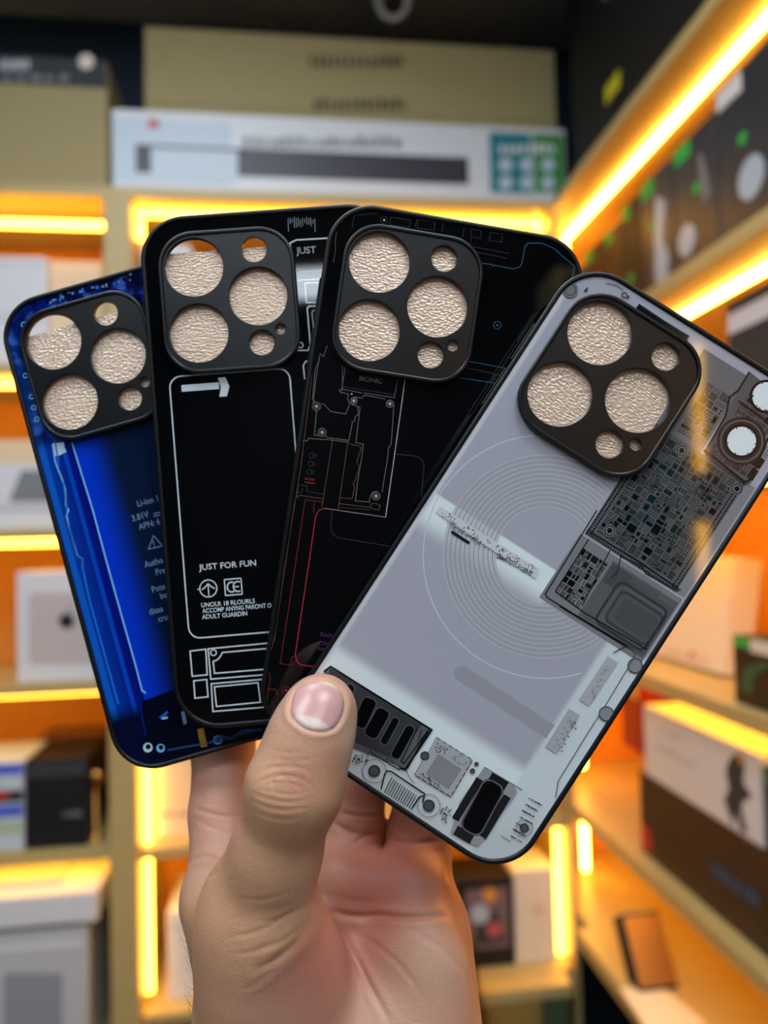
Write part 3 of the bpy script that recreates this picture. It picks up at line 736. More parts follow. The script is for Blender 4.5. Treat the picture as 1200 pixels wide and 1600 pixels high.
for body, px, py, h in (('Li-ion 1', 215, 792, 2.0), ('3.81V', 207, 815, 2.0), ('APN: 6', 218, 828, 2.0), ('Autho', 227, 887, 2.0), ('Pre', 244, 899, 2.0), ('Pote', 238, 926, 2.0), ('bu', 251, 936, 2.0), ('disas', 234, 961, 2.0), ('cru', 248, 972, 2.0)):
    p = loc(1, px, py); L.text(body, p[0], p[1], h * .95, gb, 0.0, .86)
for dy in (0, 4): L.stroke(L.P([(240, 803 + dy), (252, 800 + dy)]), .35, gb)
tri = L.P([(240, 837), (254, 853), (232, 858)]); L.stroke(tri, .4, gb, True); L.text('!', *loc(1, 240, 855), 2.0, gb)
L.build('lettering', caseA)

# ---------------------------------------------------------------- white outline print
A = Art(2); wl = ink('white line', (206, 216, 222)); wl2 = ink('soft white line', (150, 162, 170))
xa = loc(2, 272, 690)[0]; xb_ = loc(2, 457, 640)[0]; ya = loc(2, 360, 582)[1]; yb_ = loc(2, 380, 991)[1]
A.outline(xa, xb_, yb_, ya, 3.4, .42, wl)
A.rect(*[f(loc(2, 284, 612)[0], loc(2, 342, 600)[0]) for f in (min, max)], loc(2, 300, 611)[1], loc(2, 300, 600.5)[1], wl)
c = loc(2, 343, 605); A.add([(c[0] - .3, c[1] + 2.9), (c[0] + 2.0, c[1] + 2.9), (c[0] + 3.0, c[1]), (c[0] + 2.0, c[1] - 2.9), (c[0] - .3, c[1] - 2.9), (c[0] + .4, c[1])], wl)
cc = loc(2, 325.5, 919.5); A.ring(cc, 2.55, .36, wl, 36)
A.stroke([(cc[0], cc[1] - 2.2), (cc[0], cc[1] + 1.2)], .32, wl); A.stroke([(cc[0] - 1.9, cc[1] - .2), (cc[0] - .9, cc[1] + .5), (cc[0], cc[1] + 1.4), (cc[0] + .9, cc[1] + .5), (cc[0] + 1.9, cc[1] - .2)], .4, wl); A.stroke([(cc[0] - 3.3, cc[1]), (cc[0] - 2.7, cc[1] + .05)], .3, wl)
ce = loc(2, 364.5, 917); A.outline(ce[0] - 2.5, ce[0] + 2.5, ce[1] - 2.4, ce[1] + 2.4, .2, .36, wl)
for ox in (-.45, 1.35):
    A.stroke([(ce[0] + ox + 1.35 * math.cos(t), ce[1] + 1.5 * math.sin(t)) for t in np.linspace(1.05, 5.2, 12)], .42, wl)
A.stroke([(ce[0] + .2, ce[1]), (ce[0] + 1.7, ce[1])], .36, wl)
# boxes at the foot
def q2(pts): return [loc(2, 200 + px / 3.5556, 700 + py / 3.5556) for px, py in pts]
A.stroke(q2([(345, 1128), (432, 1118), (440, 1260), (357, 1268)]), .42, wl, True)
A.stroke(q2([(365, 1294), (437, 1286), (445, 1382), (372, 1390)]), .42, wl, True)
A.stroke(q2([(900, 1072), (445, 1116), (460, 1284), (900, 1248)]), .42, wl)
A.stroke(q2([(900, 1103), (525, 1136), (512, 1160), (495, 1178), (473, 1186), (481, 1252), (900, 1218)]), .42, wl)
A.ring(q2([(475, 1137)])[0], .85, .34, wl, 20)
A.stroke(q2([(900, 1272), (462, 1310), (472, 1464), (900, 1428)]), .42, wl)
A.stroke(q2([(480, 1327), (722, 1304), (736, 1412), (492, 1436)]), .42, wl, True)
# right-hand column beside the camera plate
def q2b(pts): return [loc(2, 200 + px / 4, 300 + py / 4) for px, py in pts]
A.stroke(q2b([(1400, 280), (1050, 300), (1012, 320), (1030, 420)]), .42, wl); A.stroke(q2b([(1055, 500), (1400, 480)]), .42, wl2); A.stroke(q2b([(1055, 552), (1400, 535)]), .42, wl)
A.stroke(q2b([(1105, 570), (1195, 565), (1200, 690), (1115, 692)]), .42, wl, True)
A.stroke(q2b([(1400, 700), (1130, 715), (1120, 730), (1140, 960), (1125, 990), (1060, 990)]), .42, wl); A.stroke(q2b([(1400, 730), (1155, 742), (1150, 760), (1160, 850)]), .42, wl2)
A.ring(q2b([(1078, 957)])[0], .8, .32, wl, 20); A.stroke(q2b([(1180, 1050), (1110, 1060), (1095, 1085), (1105, 1170)]), .42, wl)
for k in range(14):
    rnd = random.Random(40 + k); p0 = (1000 + 180 * k / 14, 160 + rnd.uniform(-5, 15)); A.stroke(q2b([p0, (p0[0] + 3, p0[1] + rnd.uniform(20, 90))]), .15, wl2)
A.build('outline_pattern', caseB)
L = Art(2); L.z = .03
def t2(body, px0, py0, px1, h):
    a = loc(2, px0, py0); vs, _ = textgeo(body); wd = max(v[0] for v in vs) * h / .69
    L.text(body, a[0], a[1], h, wl, 0.0, (loc(2, px1, py0)[0] - a[0]) / wd)
t2('JUST FOR FUN', 312, 891, 401, 1.75)
t2('UNOLR 18 RLOURLS', 314.5, 949, 399, 1.32); t2('ACCOMP ANYNG PARONT O', 316.5, 958, 425, 1.32); t2('ADULT GUARDIN', 316, 967.5, 387, 1.32)
L.build('lettering', caseB)
L = Art(2); L.z = .03
p = loc(2, 464, 397); L.text('JUST', p[0], p[1], 2.0, wl2)
L.build('lettering', caseB)

# ---------------------------------------------------------------- thin circuit lines
A = Art(3); g1_ = ink('grey line', (112, 108, 104)); g2_ = ink('dim line', (58, 58, 62)); br_ = ink('brown line', (104, 72, 58)); rd_ = ink('red line', (196, 52, 72)); rdd = ink('dark red line', (120, 42, 40)); pk_ = ink('pink line', (150, 116, 140)); bl_ = ink('slate blue line', (52, 92, 116)); dot_ = ink('pale dot', (190, 186, 180)); pu_ = ink('purple line', (84, 38, 92))
S5 = lambda pts: [loc(3, 400 + x / 2.9625, 560 + y / 2.9625) for x, y in pts]
S4 = lambda pts: [loc(3, 480 + x / 2.7273, 300 + y / 2.7273) for x, y in pts]
W3 = .2
for pts, m in (([(290, 0), (292, 10), (276, 45), (272, 75), (262, 188), (275, 203), (262, 215), (262, 232), (280, 246), (270, 355), (290, 358)], g1_),
               ([(302, 208), (318, 216), (345, 245), (415, 258), (428, 225), (430, 214)], g1_),
               ([(385, 140), (390, 155), (428, 166), (424, 190), (434, 210), (470, 222), (474, 258), (460, 270), (455, 292), (447, 292), (430, 380), (326, 366), (320, 350)], g1_),
               ([(415, 30), (397, 142), (490, 160)], g1_), ([(500, 160), (640, 182), (656, 92)], g1_),
               ([(395, 130), (640, 168)], g2_),
               ([(455, 178), (490, 184), (500, 170), (590, 186), (598, 190)], g1_), ([(640, 215), (637, 232), (626, 395), (614, 410), (608, 470), (596, 540), (584, 618)], g1_),
               ([(560, 614), (540, 620), (528, 640), (525, 665), (460, 660), (470, 575), (492, 440), (497, 398), (462, 388), (482, 228), (470, 222)], g1_),
               ([(690, 95), (648, 400), (600, 735)], dot_), ([(600, 735), (440, 712), (318, 694), (292, 702)], pk_), ([(318, 694), (292, 702), (276, 730), (240, 980), (182, 1370), (188, 1400), (206, 1418), (300, 1432)], rd_),
               ([(215, 380), (238, 382), (242, 370), (350, 378), (430, 388)], g1_), ([(430, 395), (480, 405), (486, 420), (466, 480), (478, 500), (462, 560), (450, 580), (456, 600), (445, 650), (390, 645)], br_),
               ([(355, 372), (305, 690)], br_), ([(425, 388), (380, 700)], br_), ([(310, 650), (205, 634), (186, 645), (178, 670), (90, 1270), (72, 1350)], br_), ([(308, 665), (270, 660), (266, 715)], rdd),
               ([(268, 660), (228, 655), (112, 1412), (158, 1420), (166, 1382), (182, 1378)], rdd), ([(260, 70), (215, 440), (205, 520), (196, 575), (135, 950), (85, 1310)], br_),
               ([(648, 443), (738, 452), (766, 465), (778, 492), (766, 640)], g2_), ([(352, 700), (345, 785), (356, 815), (380, 830), (620, 870)], g2_),
               ([(385, 672), (530, 690), (532, 672), (556, 672), (575, 680), (570, 700), (545, 698), (530, 690)], br_), ([(385, 690), (530, 700)], g2_),
               ([(60, 1450), (66, 1480), (50, 1590)], rdd), ([(50, 1530), (92, 1532), (100, 1560)], rdd), ([(200, 585), (235, 590), (236, 615), (310, 630)], g2_), ([(196, 590), (190, 640)], g2_), ([(215, 600), (212, 620), (190, 618)], g2_),
               ([(985, 14), (1160, 46)], bl_), ([(905, 84), (1115, 116)], bl_), ([(960, 40), (1140, 80)], g2_)):
    A.stroke(S5(pts), W3 * (1.15 if m in (rd_, dot_, pk_) else 1.0), m)
for px, py, r in ((280, 222, 22), (306, 342, 22), (453, 196, 18), (620, 210, 20), (556, 637, 22)):
    c = S5([(px, py)])[0]; k = 1 / (2.9625 * 5.4); A.ring(c, r * k * .85, .18, g1_, 22); A.disc(c, .42, dot_, 12)
    A.ring(c, .75, .14, g1_, 16)
A.disc(S5([(443, 165)])[0], .25, dot_, 8)
for py in (450, 488, 525):
    c = S5([(258 - (py - 450) * .13, py)])[0]; A.ring(c, .75, .16, g2_, 14); A.ring((c[0] + .9, c[1] + .1), .5, .14, g2_, 12)
c = S5([(140, 1537)])[0]; A.ring(c, 1.15, .16, rdd, 18); A.stroke([(c[0] - .5, c[1]), (c[0] + .5, c[1])], .16, rd_); A.stroke([(c[0], c[1] - .5), (c[0], c[1] + .5)], .16, rd_)
# upper edge
A.stroke(S4([(735, 303), (785, 308), (790, 316), (800, 312), (880, 328), (908, 318), (916, 300), (928, 232), (940, 218), (1000, 218), (1050, 240), (1140, 318), (1128, 366)]), .24, bl_)
A.ring(S4([(810, 568)])[0], 1.1, .2, bl_, 18); A.disc(S4([(810, 568)])[0], .35, bl_, 10)
A.ring(S4([(328, 120)])[0], 1.0, .16, g2_, 16); A.disc(S4([(328, 120)])[0], .3, dot_, 8)
for x0, x1, y0, y1 in ((356, 440, 108, 146), (474, 545, 118, 160), (700, 742, 158, 196), (780, 832, 172, 212)):
    A.stroke(S4([(x0, y0), (x1, y0 + (x1 - x0) * .14), (x1 - 4, y1 + (x1 - x0) * .05), (x0 - 4, y1 - 6)]), .18, g2_, True)
for pts in ([(582, 128), (574, 168)], [(670, 150), (660, 196)], [(300, 90), (200, 100), (190, 160)], [(468, 112), (460, 150)], [(690, 230), (860, 262)], [(690, 250), (850, 282)], [(700, 190), (690, 250)]): A.stroke(S4(pts), .18, g2_)
A.stroke(S4([(125, 170), (118, 220), (122, 235), (112, 300)]), .22, br_)
A.stroke(S4([(85, 655), (70, 700), (55, 690), (40, 780), (25, 900)]), .18, g1_); A.stroke(S4([(150, 740), (150, 840), (140, 850), (145, 860)]), .18, g1_)
A.build('circuit_pattern', caseC)
L = Art(3); L.z = .05
def t3(body, pos, h, m, wd=None):
    vs, _ = textgeo(body); k = 1.0 if wd is None else wd / (max(v[0] for v in vs) * h / .69)
    L.text(body, pos[0], pos[1], h, m, 0.0, k)
t3('BIONIC', S5([(476, 101)])[0], 1.35, g1_, loc(3, 597, 597)[0] - loc(3, 561, 592)[0])
t3('Recha', S5([(296, 1285)])[0], 1.2, pu_); t3('! W', S5([(292, 1325)])[0], 1.2, pu_); t3('for', S5([(285, 1350)])[0], 1.2, pu_)
L.stroke(S5([(302, 1308), (318, 1328), (288, 1326)]), .14, pu_, True)
for k, py in enumerate((556, 573)):
    for j in range(6):
        c = S5([(226 + j * 8, py + j * 1.2)])[0]; L.rect(c[0], c[0] + .38, c[1] - .25, c[1] + .3, rdd)
L.build('lettering', caseC)

# ---------------------------------------------------------------- x-ray print
A = Art(4)
G = lambda v, t=0: ink('x-ray grey %d %d' % (v, t), (max(0, v - t), v, v + 2))
S8 = lambda pts: [loc(4, 480 + x / 2.857, 1000 + y / 2.857) for x, y in pts]
SU = lambda pts: [loc(4, 560 + x / 2.857, 680 + y / 2.857) for x, y in pts]
S6 = lambda pts: [loc(4, 800 + x / 3.0, 420 + y / 3.0) for x, y in pts]
S7 = lambda pts: [loc(4, 780 + x / 2.857, 700 + y / 2.857) for x, y in pts]
cc = SU([(832, 540)])[0]
lg = G(184); lg2 = G(188); pill = ink('soft pill grey', (156, 155, 162))
XCUT = 3.2
def arc(r, w, m):
    run_ = []
    for k in range(181):
        t = 2 * math.pi * k / 180; p = (cc[0] + r * math.cos(t), cc[1] + r * math.sin(t))
        ok_ = p[0] < (XCUT if p[1] > -8.5 else xr - 3) and not (ISL[0] < p[0] < ISL[1] and p[1] > ISL[2] - .3) and p[0] > -CW / 2 + 3
        if ok_: run_.append(p)
        else:
            if len(run_) > 1: A.stroke(run_, w, m)
            run_ = []
    if len(run_) > 1: A.stroke(run_, w, m)
for k in range(12): arc(13.5 + 14.0 * k / 11, .38, lg)
for k in range(11): arc(14.15 + 14.0 * k / 11, .55, ink('lavender grey', (166, 164, 174)))
arc(33.0, .3, G(206)); A.up()
# grey pill
pc_ = S8([(690, 150), (1085, 410)]); wv = 4.3
pd = np.array(pc_[1]) - np.array(pc_[0]); pd /= np.linalg.norm(pd); pn = np.array([-pd[1], pd[0]])
A.add([tuple(np.array(pc_[0]) + wv / 2 * (pn * math.cos(t) - pd * math.sin(t))) for t in np.linspace(0, math.pi, 14)] + [tuple(np.array(pc_[1]) - pn * wv / 2), tuple(np.array(pc_[1]) + pn * wv / 2)], pill); A.up()
rnd = random.Random(11)
dk = [G(12), G(20), G(30), G(44)]; te = [G(30, 22), G(40, 24), G(20, 14)]; md = [G(66), G(84), G(54)]; lt = [G(150), G(166), G(132)]
def cell(x0, x1, y0, y1, tone):
    w_, h_ = x1 - x0, y1 - y0; e = min(w_, h_) * .08; r = rnd.random(); D = rnd.choice(te if tone and rnd.random() < .75 else dk); M_ = rnd.choice(md)
    x0 += e; x1 -= e; y0 += e; y1 -= e; w_, h_ = x1 - x0, y1 - y0
    if w_ <= .1 or h_ <= .1: return
    if r < .22: A.rect(x0, x1, y0, y1, D)
    elif r < .42:
        n = max(2, int(max(w_, h_) / .42))
        for k in range(n):
            if w_ > h_: A.rect(x0 + w_ * k / n, x0 + w_ * (k + .55) / n, y0, y1, D)
            else: A.rect(x0, x1, y0 + h_ * k / n, y0 + h_ * (k + .55) / n, D)
    elif r < .66:
        nx, ny = max(1, int(w_ / .55)), max(1, int(h_ / .55))
        for a in range(nx):
            for b_ in range(ny): A.rect(x0 + w_ * (a + .15) / nx, x0 + w_ * (a + .7) / nx, y0 + h_ * (b_ + .15) / ny, y0 + h_ * (b_ + .7) / ny, D)
    elif r < .80:
        A.rect(x0, x1, y0, y1, M_); A.up(.008); A.rect(x0 + w_ * .2, x1 - w_ * .2, y0 + h_ * .2, y1 - h_ * .2, D); A.z -= .008
    elif r < .92:
        A.stroke([(x0, y0), (x1, y0), (x1, y1), (x0, y1)], .16, D, True)
        n = max(1, int(w_ / .7))
        for k in range(n): A.rect(x0 + w_ * (k + .25) / n, x0 + w_ * (k + .7) / n, y0 + h_ * .3, y0 + h_ * .7, D)
    else: A.rect(x0, x1, y0, y1, M_)
def board(x0, x1, y0, y1, mn, tone):
    w_, h_ = x1 - x0, y1 - y0
    if max(w_, h_) < mn * (.8 + .9 * rnd.random()): cell(x0, x1, y0, y1, tone(.5 * (x0 + x1), .5 * (y0 + y1))); return
    t = rnd.uniform(.32, .68)
    if w_ > h_: board(x0, x0 + w_ * t, y0, y1, mn, tone); board(x0 + w_ * t, x1, y0, y1, mn, tone)
    else: board(x0, x1, y0, y0 + h_ * t, mn, tone); board(x0, x1, y0 + h_ * t, y1, mn, tone)
PX_, PR = 4.2, 33.2
ymid = 13.0
def inpoly(pts, m): A.add(pts, m)
A.rect(PX_, PR, ymid, 48.5, G(92)); A.rect(PX_, 18.5, 48.5, 73.0, G(112)); A.rect(PX_ - 1.0, CW / 2 - 2.2, -8.2, ymid - .6, G(126)); A.rect(PR, CW / 2 - 2.0, ymid, 48.5, G(136)); A.up()
tone = lambda a, b_: rnd.random() < .9 if (12 < a < 31 and 20 < b_ < 44) else rnd.random() < .15
board(PX_ + 2.4, PR - 2.4, ymid + 2.2, 47.5, 2.1, tone)
board(10.0, 17.8, 50, 66, 2.6, lambda a, b_: False)
for k in range(44):           # plated dots along the edges of the board
    yy = ymid + 1.0 + k * .8
    for a in (PX_ + .5, PX_ + 1.5, PR - 1.5, PR - .5): A.rect(a - .25, a + .25, yy - .25, yy + .25, dk[1])
for k in range(38):
    xx = PX_ + .5 + k * .76
    for a in (ymid + .5, ymid + 1.4): A.rect(xx - .22, xx + .22, a - .22, a + .22, dk[1])
for p in ((PX_ + 5.2, ymid + 4.4), (14.0, 46.3), (PR - 1.2, 45.6)):
    A.up(); A.disc(p, 1.7, G(120)); A.up(); A.ring(p, 1.3, .4, G(60)); A.disc(p, .7, dk[1]); A.z -= .024
# lower half: passives on the left, folded connector on the right
A.up()
board(PX_ + 1.6, 14.0, -4.8, ymid - 3.4, 1.9, lambda a, b_: False)
A.rect(14.6, 35.4, -6.8, ymid - 2.0, G(94)); A.up()
for k in range(20): A.stroke([(15.4 + k * .75, 4.6), (15.4 + k * .75, ymid - 2.6)], .18, G(70))
for a in range(10):
    for b_ in range(9): A.rect(15.2 + a * .62, 15.55 + a * .62, 5 + b_ * .6, 5.35 + b_ * .6, G(58))
A.up(); A.rect(21.5, 35.2, -6.0, 9.0, G(84)); A.up()
for k, v in enumerate((58, 96, 66, 88)):
    A.outline(19.0 + k * 1.0, 38 - 3.6, -5.4 + k * .9, 7.6 - k * .9, 1.8, .7, G(v))
for k in range(16): A.stroke([(23.4 + k * .66, -2.2), (23.4 + k * .66, 4.4)], .12, G(72))
for k in range(9): A.stroke([(23.2, -2.0 + k * .75), (33.8, -2.0 + k * .75)], .1, G(76))
A.up()
A.stroke(S7([(435, 278), (205, 652), (215, 668), (380, 770), (575, 885)]), .32, G(24)); A.stroke(S7([(400, 405), (250, 640)]), .3, G(36)); A.stroke(S7([(250, 640), (380, 735), (660, 900)]), .34, G(30))
A.stroke(S7([(405, 378), (600, 490), (810, 636)]), .34, G(30)); A.stroke(S7([(270, 705), (570, 888)]), .5, G(26)); A.stroke(S7([(495, 455), (430, 580), (370, 705)]), .3, G(40))
A.stroke(S7([(540, 480), (640, 530), (655, 560), (800, 640)]), .4, G(44)); A.stroke(S7([(545, 475), (525, 560), (500, 575)]), .3, G(44))
# front camera pair at the far corner
A.add(S6([(905, 850), (1010, 660), (1110, 480), (1190, 545), (1260, 600), (1110, 1000), (1060, 975)]), G(92)); A.up()
board(20.5, 34.5, 49.5, 60, 3.0, lambda a, b_: False); board(20.5, 33.5, 62, 72, 3.2, lambda a, b_: False)
A.up()
for c_, r in (((1075, 808), 1), ((1208, 575), 1)):
    c = S6([c_])[0]; big = c[1] < 66
    c = (c[0], min(c[1], CH / 2 - 6.3))
    if big: A.disc(c, 6.6, G(46)); A.up(); A.ring(c, 5.6, .5, G(96))
    A.disc(c, 4.6, G(26)); A.up(); A.disc(c, 3.9, ink('bright white', (232, 240, 238))); A.up()
    for k in range(9):
        t = rnd.random() * 6.28; A.rect(c[0] + 3.7 * math.cos(t) - .15, c[0] + 3.7 * math.cos(t) + .15, c[1] + 3.7 * math.sin(t) - .2, c[1] + 3.7 * math.sin(t) + .2, G(60))
A.stroke(S6([(900, 850), (940, 880), (1090, 1000), (1120, 985), (1200, 790)]), .6, G(30)); A.stroke(S6([(915, 838), (1000, 690), (1020, 600), (1060, 570), (1110, 485)]), .5, G(40)); A.stroke(S6([(1060, 620), (1200, 720)]), .45, G(36))
A.stroke(S6([(905, 868), (1085, 1012), (1120, 1000)]), .3, G(70))
# slot by the top edge, small marks
A.stroke(S6([(585, 178), (700, 255), (822, 330)]), 2.0, G(44)); A.up(); A.stroke(S6([(590, 182), (815, 325)]), .9, G(22))
A.ring(S6([(526, 124)])[0], .7, .3, G(70), 12); A.rect(*(lambda c: (c[0] - .2, c[0] + .2, c[1] - .5, c[1] + .5))(S6([(543, 134)])[0]), G(60)); A.disc(S6([(272, 100)])[0], 2.2, G(120)); A.ring(S6([(272, 100)])[0], 1.5, .3, G(84), 16)
for q_ in ((345, 98), (352, 92), (350, 104), (340, 105)): A.disc(S6([q_])[0], .25, G(70), 8)
A.stroke(S6([(440, 68), (490, 75), (520, 100)]), .3, G(120))
# label on the bright band
def speck(poly, n, seed, cols, wmin=.15, wmax=.5):
    r_ = random.Random(seed); p0, p1, p2 = [np.array(v) for v in S8(poly)] if poly[0][0] is not None else None
    for k in range(n):
        a, b_ = r_.random(), round(r_.random() * 6) / 6; c = p0 + (p1 - p0) * a + (p2 - p0) * b_; w1 = r_.uniform(wmin, wmax)
        A.rect(c[0], c[0] + w1, c[1], c[1] + r_.uniform(.15, .45), r_.choice(cols))
toS8 = lambda pts: [(x + (560 - 480) , y + (680 - 1000) * 2.857 + 0) for x, y in pts]
def u8(pts): return [((560 + x / 2.857 - 480) * 2.857, (680 + y / 2.857 - 1000) * 2.857) for x, y in pts]
A.add(SU([(345, 345), (365, 318), (810, 600), (790, 642)]), G(210)); A.up()
speck(u8([(378, 335), (540, 445), (358, 370)]), 46, 3, [G(60), G(90), G(130), G(120)]); speck(u8([(410, 385), (545, 470), (400, 410)]), 60, 4, [G(130), G(150), G(110)])
speck(u8([(575, 462), (790, 590), (555, 500)]), 60, 5, [G(50), G(90), G(130)]); speck(u8([(620, 525), (780, 612), (610, 545)]), 90, 6, [G(70), G(110), G(140)])
A.stroke(SU([(415, 430), (495, 481)]), .75, G(30))
# right rail
A.stroke([loc(4, 957, 1030), loc(4, 912, 1098)], 3.2, G(176)); A.stroke([loc(4, 897, 1112), loc(4, 860, 1172)], 3.4, G(172)); A.up()
speck([(1090, 480), (1170, 345), (1130, 500)], 50, 8, [G(80), G(110), G(140)]); speck([(1250, 250), (1330, 110), (1275, 262)], 50, 9, [G(120), G(140), G(160)])
A.stroke([loc(4, x_, y_) for x_, y_ in ((986, 1012), (992, 1020), (990, 1028), (948, 1098), (915, 1150), (872, 1220), (868, 1246))], .22, G(70))
A.stroke([loc(4, x_, y_) for x_, y_ in ((958, 1020), (975, 1010), (986, 1012))], .3, G(60))
for px, py in ((992, 1040), (947, 1115)): A.disc(loc(4, px, py), 2.0, G(140)); A.up(); A.ring(loc(4, px, py), 1.9, .35, G(80), 20)
# vibration unit row at the foot
A.add(S8([(75, 135), (110, 115), (556, 398), (440, 575), (180, 470), (60, 300)]), G(92)); A.up()
A.add(S8([(100, 125), (150, 150), (510, 380), (395, 535), (200, 450), (90, 300)]), G(58)); A.up()
A.stroke(S8([(75, 140), (105, 118), (555, 400), (437, 577), (415, 570)]), .55, G(16))
for a, b_, w_ in (((200, 200), (140, 300), 40), ((285, 262), (228, 385), 60), ((345, 310), (278, 430), 60), ((400, 348), (338, 462), 30), ((466, 384), (388, 525), 40)):
    p0, p1 = [np.array(v) for v in S8([a, b_])]; ww = w_ / 2.857 / 5.75
    d_ = (p1 - p0) / np.linalg.norm(p1 - p0); nn = np.array([-d_[1], d_[0]]); rr = min(ww / 2, 1.2)
    A.up(.004)
    cx_, cy_ = (p0 + p1) / 2; hl_ = np.linalg.norm(p1 - p0) / 2
    lp = rrect(-ww / 2, ww / 2, -hl_, hl_, rr, 5); lp2 = rrect(-ww / 2 - .3, ww / 2 + .3, -hl_ - .3, hl_ + .3, rr + .3, 5)
    tr = lambda q: tuple(np.array([cx_, cy_]) + nn * q[0] + d_ * q[1])
    A.add([tr(q) for q in lp2], G(84)); A.up(.006); A.add([tr(q) for q in lp], G(4))
A.up()
A.stroke(S8([(490, 395), (420, 540), (432, 550), (540, 400)]), .3, G(20)); A.stroke(S8([(540, 402), (445, 572)]), .5, G(24)); A.stroke(S8([(510, 400), (490, 470), (530, 420)]), .25, G(30))
A.stroke(S8([(278, 488), (285, 500), (410, 578), (416, 570)]), .3, G(40)); speck([(300, 490), (410, 560), (300, 500)], 30, 12, [G(60), G(90)])
# chip with its dot grid
A.add(S8([(575, 430), (738, 532), (640, 700), (480, 600)]), G(170)); A.up()
for a_, b_ in (((575, 432), (738, 534)), ((738, 534), (640, 697)), ((640, 697), (480, 600)), ((480, 600), (520, 525))):
    p0, p1 = [np.array(v) for v in S8([a_, b_])]
    for k in range(6): A.stroke([tuple(p0 + (p1 - p0) * (k + .1) / 6), tuple(p0 + (p1 - p0) * (k + .75) / 6)], .22, G(40))
cg = S8([(608, 585)])[0]
for a in range(15):
    for b_ in range(13): A.rect(cg[0] - 3.6 + a * .5, cg[0] - 3.6 + a * .5 + .3, cg[1] - 3.2 + b_ * .5, cg[1] - 3.2 + b_ * .5 + .3, G(42))
speck([(575, 450), (620, 480), (560, 490)], 26, 14, [G(40), G(70)]); speck([(660, 500), (725, 540), (640, 530)], 20, 15, [G(90), G(120)]); speck([(500, 590), (600, 650), (490, 605)], 40, 16, [G(60), G(90)])
# screws
for px, py, r, ro in ((300, 583, 27, 52), (543, 737, 27, 50), (525, 516, 21, 0), (755, 552, 10, 0), (737, 583, 12, 0), (968, 837, 21, 36)):
    c = S8([(px, py)])[0]; k = 1 / (2.857 * 5.75)
    if ro: A.ring(c, ro * k, .25, G(150), 26)
    A.disc(c, r * k, G(64)); A.up(.006); A.disc(c, r * k * .65, G(82)); A.z -= .006
# port comb
A.stroke(S8([(330, 665), (345, 600), (355, 582), (375, 585), (525, 685), (515, 725)]), .4, G(34))
for k in range(13): A.stroke(S8([(378 + k * 10, 612 + k * 7.2), (344 + k * 10, 680 + k * 6.2)]), .26, G(50 + 40 * (k % 2)))
A.stroke(S8([(440, 575), (455, 610), (480, 640)]), .16, G(70)); A.stroke(S8([(470, 745), (500, 700), (525, 690)]), .4, G(44))
speck([(195, 520), (270, 500), (200, 560)], 40, 18, [G(40), G(80), G(120)]); speck([(600, 735), (640, 760), (580, 790)], 44, 19, [G(60), G(100)])
# speaker
A.add(S8([(790, 565), (925, 645), (935, 680), (760, 920), (640, 860), (680, 720)]), G(150)); A.up()
def bar(p0, p1, w_, m): A.stroke(S8([p0, p1]), w_ / 2.857 / 5.75, m)
bar((770, 618), (660, 800), 34, G(30)); bar((893, 695), (782, 878), 34, G(30)); bar((815, 608), (888, 652), 44, G(26)); bar((662, 845), (736, 888), 44, G(34)); A.up()
p0, p1 = [np.array(v) for v in S8([(836, 642), (726, 848)])]; d_ = (p1 - p0) / np.linalg.norm(p1 - p0); nn = np.array([-d_[1], d_[0]]); hl_ = np.linalg.norm(p1 - p0) / 2; c0 = (p0 + p1) / 2
for ww, m in ((6.6, G(40)), (6.2, G(130)), (5.8, G(20)), (5.0, G(3))):
    lp = rrect(-ww / 2, ww / 2, -hl_ - (ww - 5) / 2, hl_ + (ww - 5) / 2, ww * .36, 6); A.up(.006); A.add([tuple(c0 + nn * q[0] + d_ * q[1]) for q in lp], m)
speck([(985, 705), (1040, 735), (900, 870)], 150, 21, [G(50), G(90), G(120)], .2, .55)
A.stroke(S8([(862, 870), (908, 898)]), .2, G(120)); A.stroke(S8([(790, 565), (960, 668)]), .25, G(110))
A.build('circuit_pattern', caseD)
# ================================================================== THE HAND
def cpt(px, py, z): return np.array([(px - 600) / F * z, (py - 800) / F * z, z])     # mm, camera axes
f32 = np.float32
def cap(p, a, b, ra, rb):
    ab = b - a; t = np.clip(((p - a) @ ab) / (ab @ ab), 0, 1)
    q = p - a - t[:, None] * ab
    return np.sqrt((q * q).sum(1)) - (ra + (rb - ra) * t)
def ell(p, c, r, Rm=None):
    q = p - c
    if Rm is not None: q = q @ Rm
    r = np.array(r); k0 = np.sqrt(((q / r) ** 2).sum(1)); k1 = np.sqrt(((q / r ** 2) ** 2).sum(1)) + 1e-9
    return k0 * (k0 - 1) / k1
def smin(a, b, k):
    h = np.clip(.5 + .5 * (b - a) / k, 0, 1); return b + (a - b) * h - k * h * (1 - h)
def chain(p, pts, k=2.5):
    d = None
    for (a, ra), (b, rb) in zip(pts[:-1], pts[1:]):
        c = cap(p, a, b, ra, rb); d = c if d is None else smin(d, c, k)
    return d
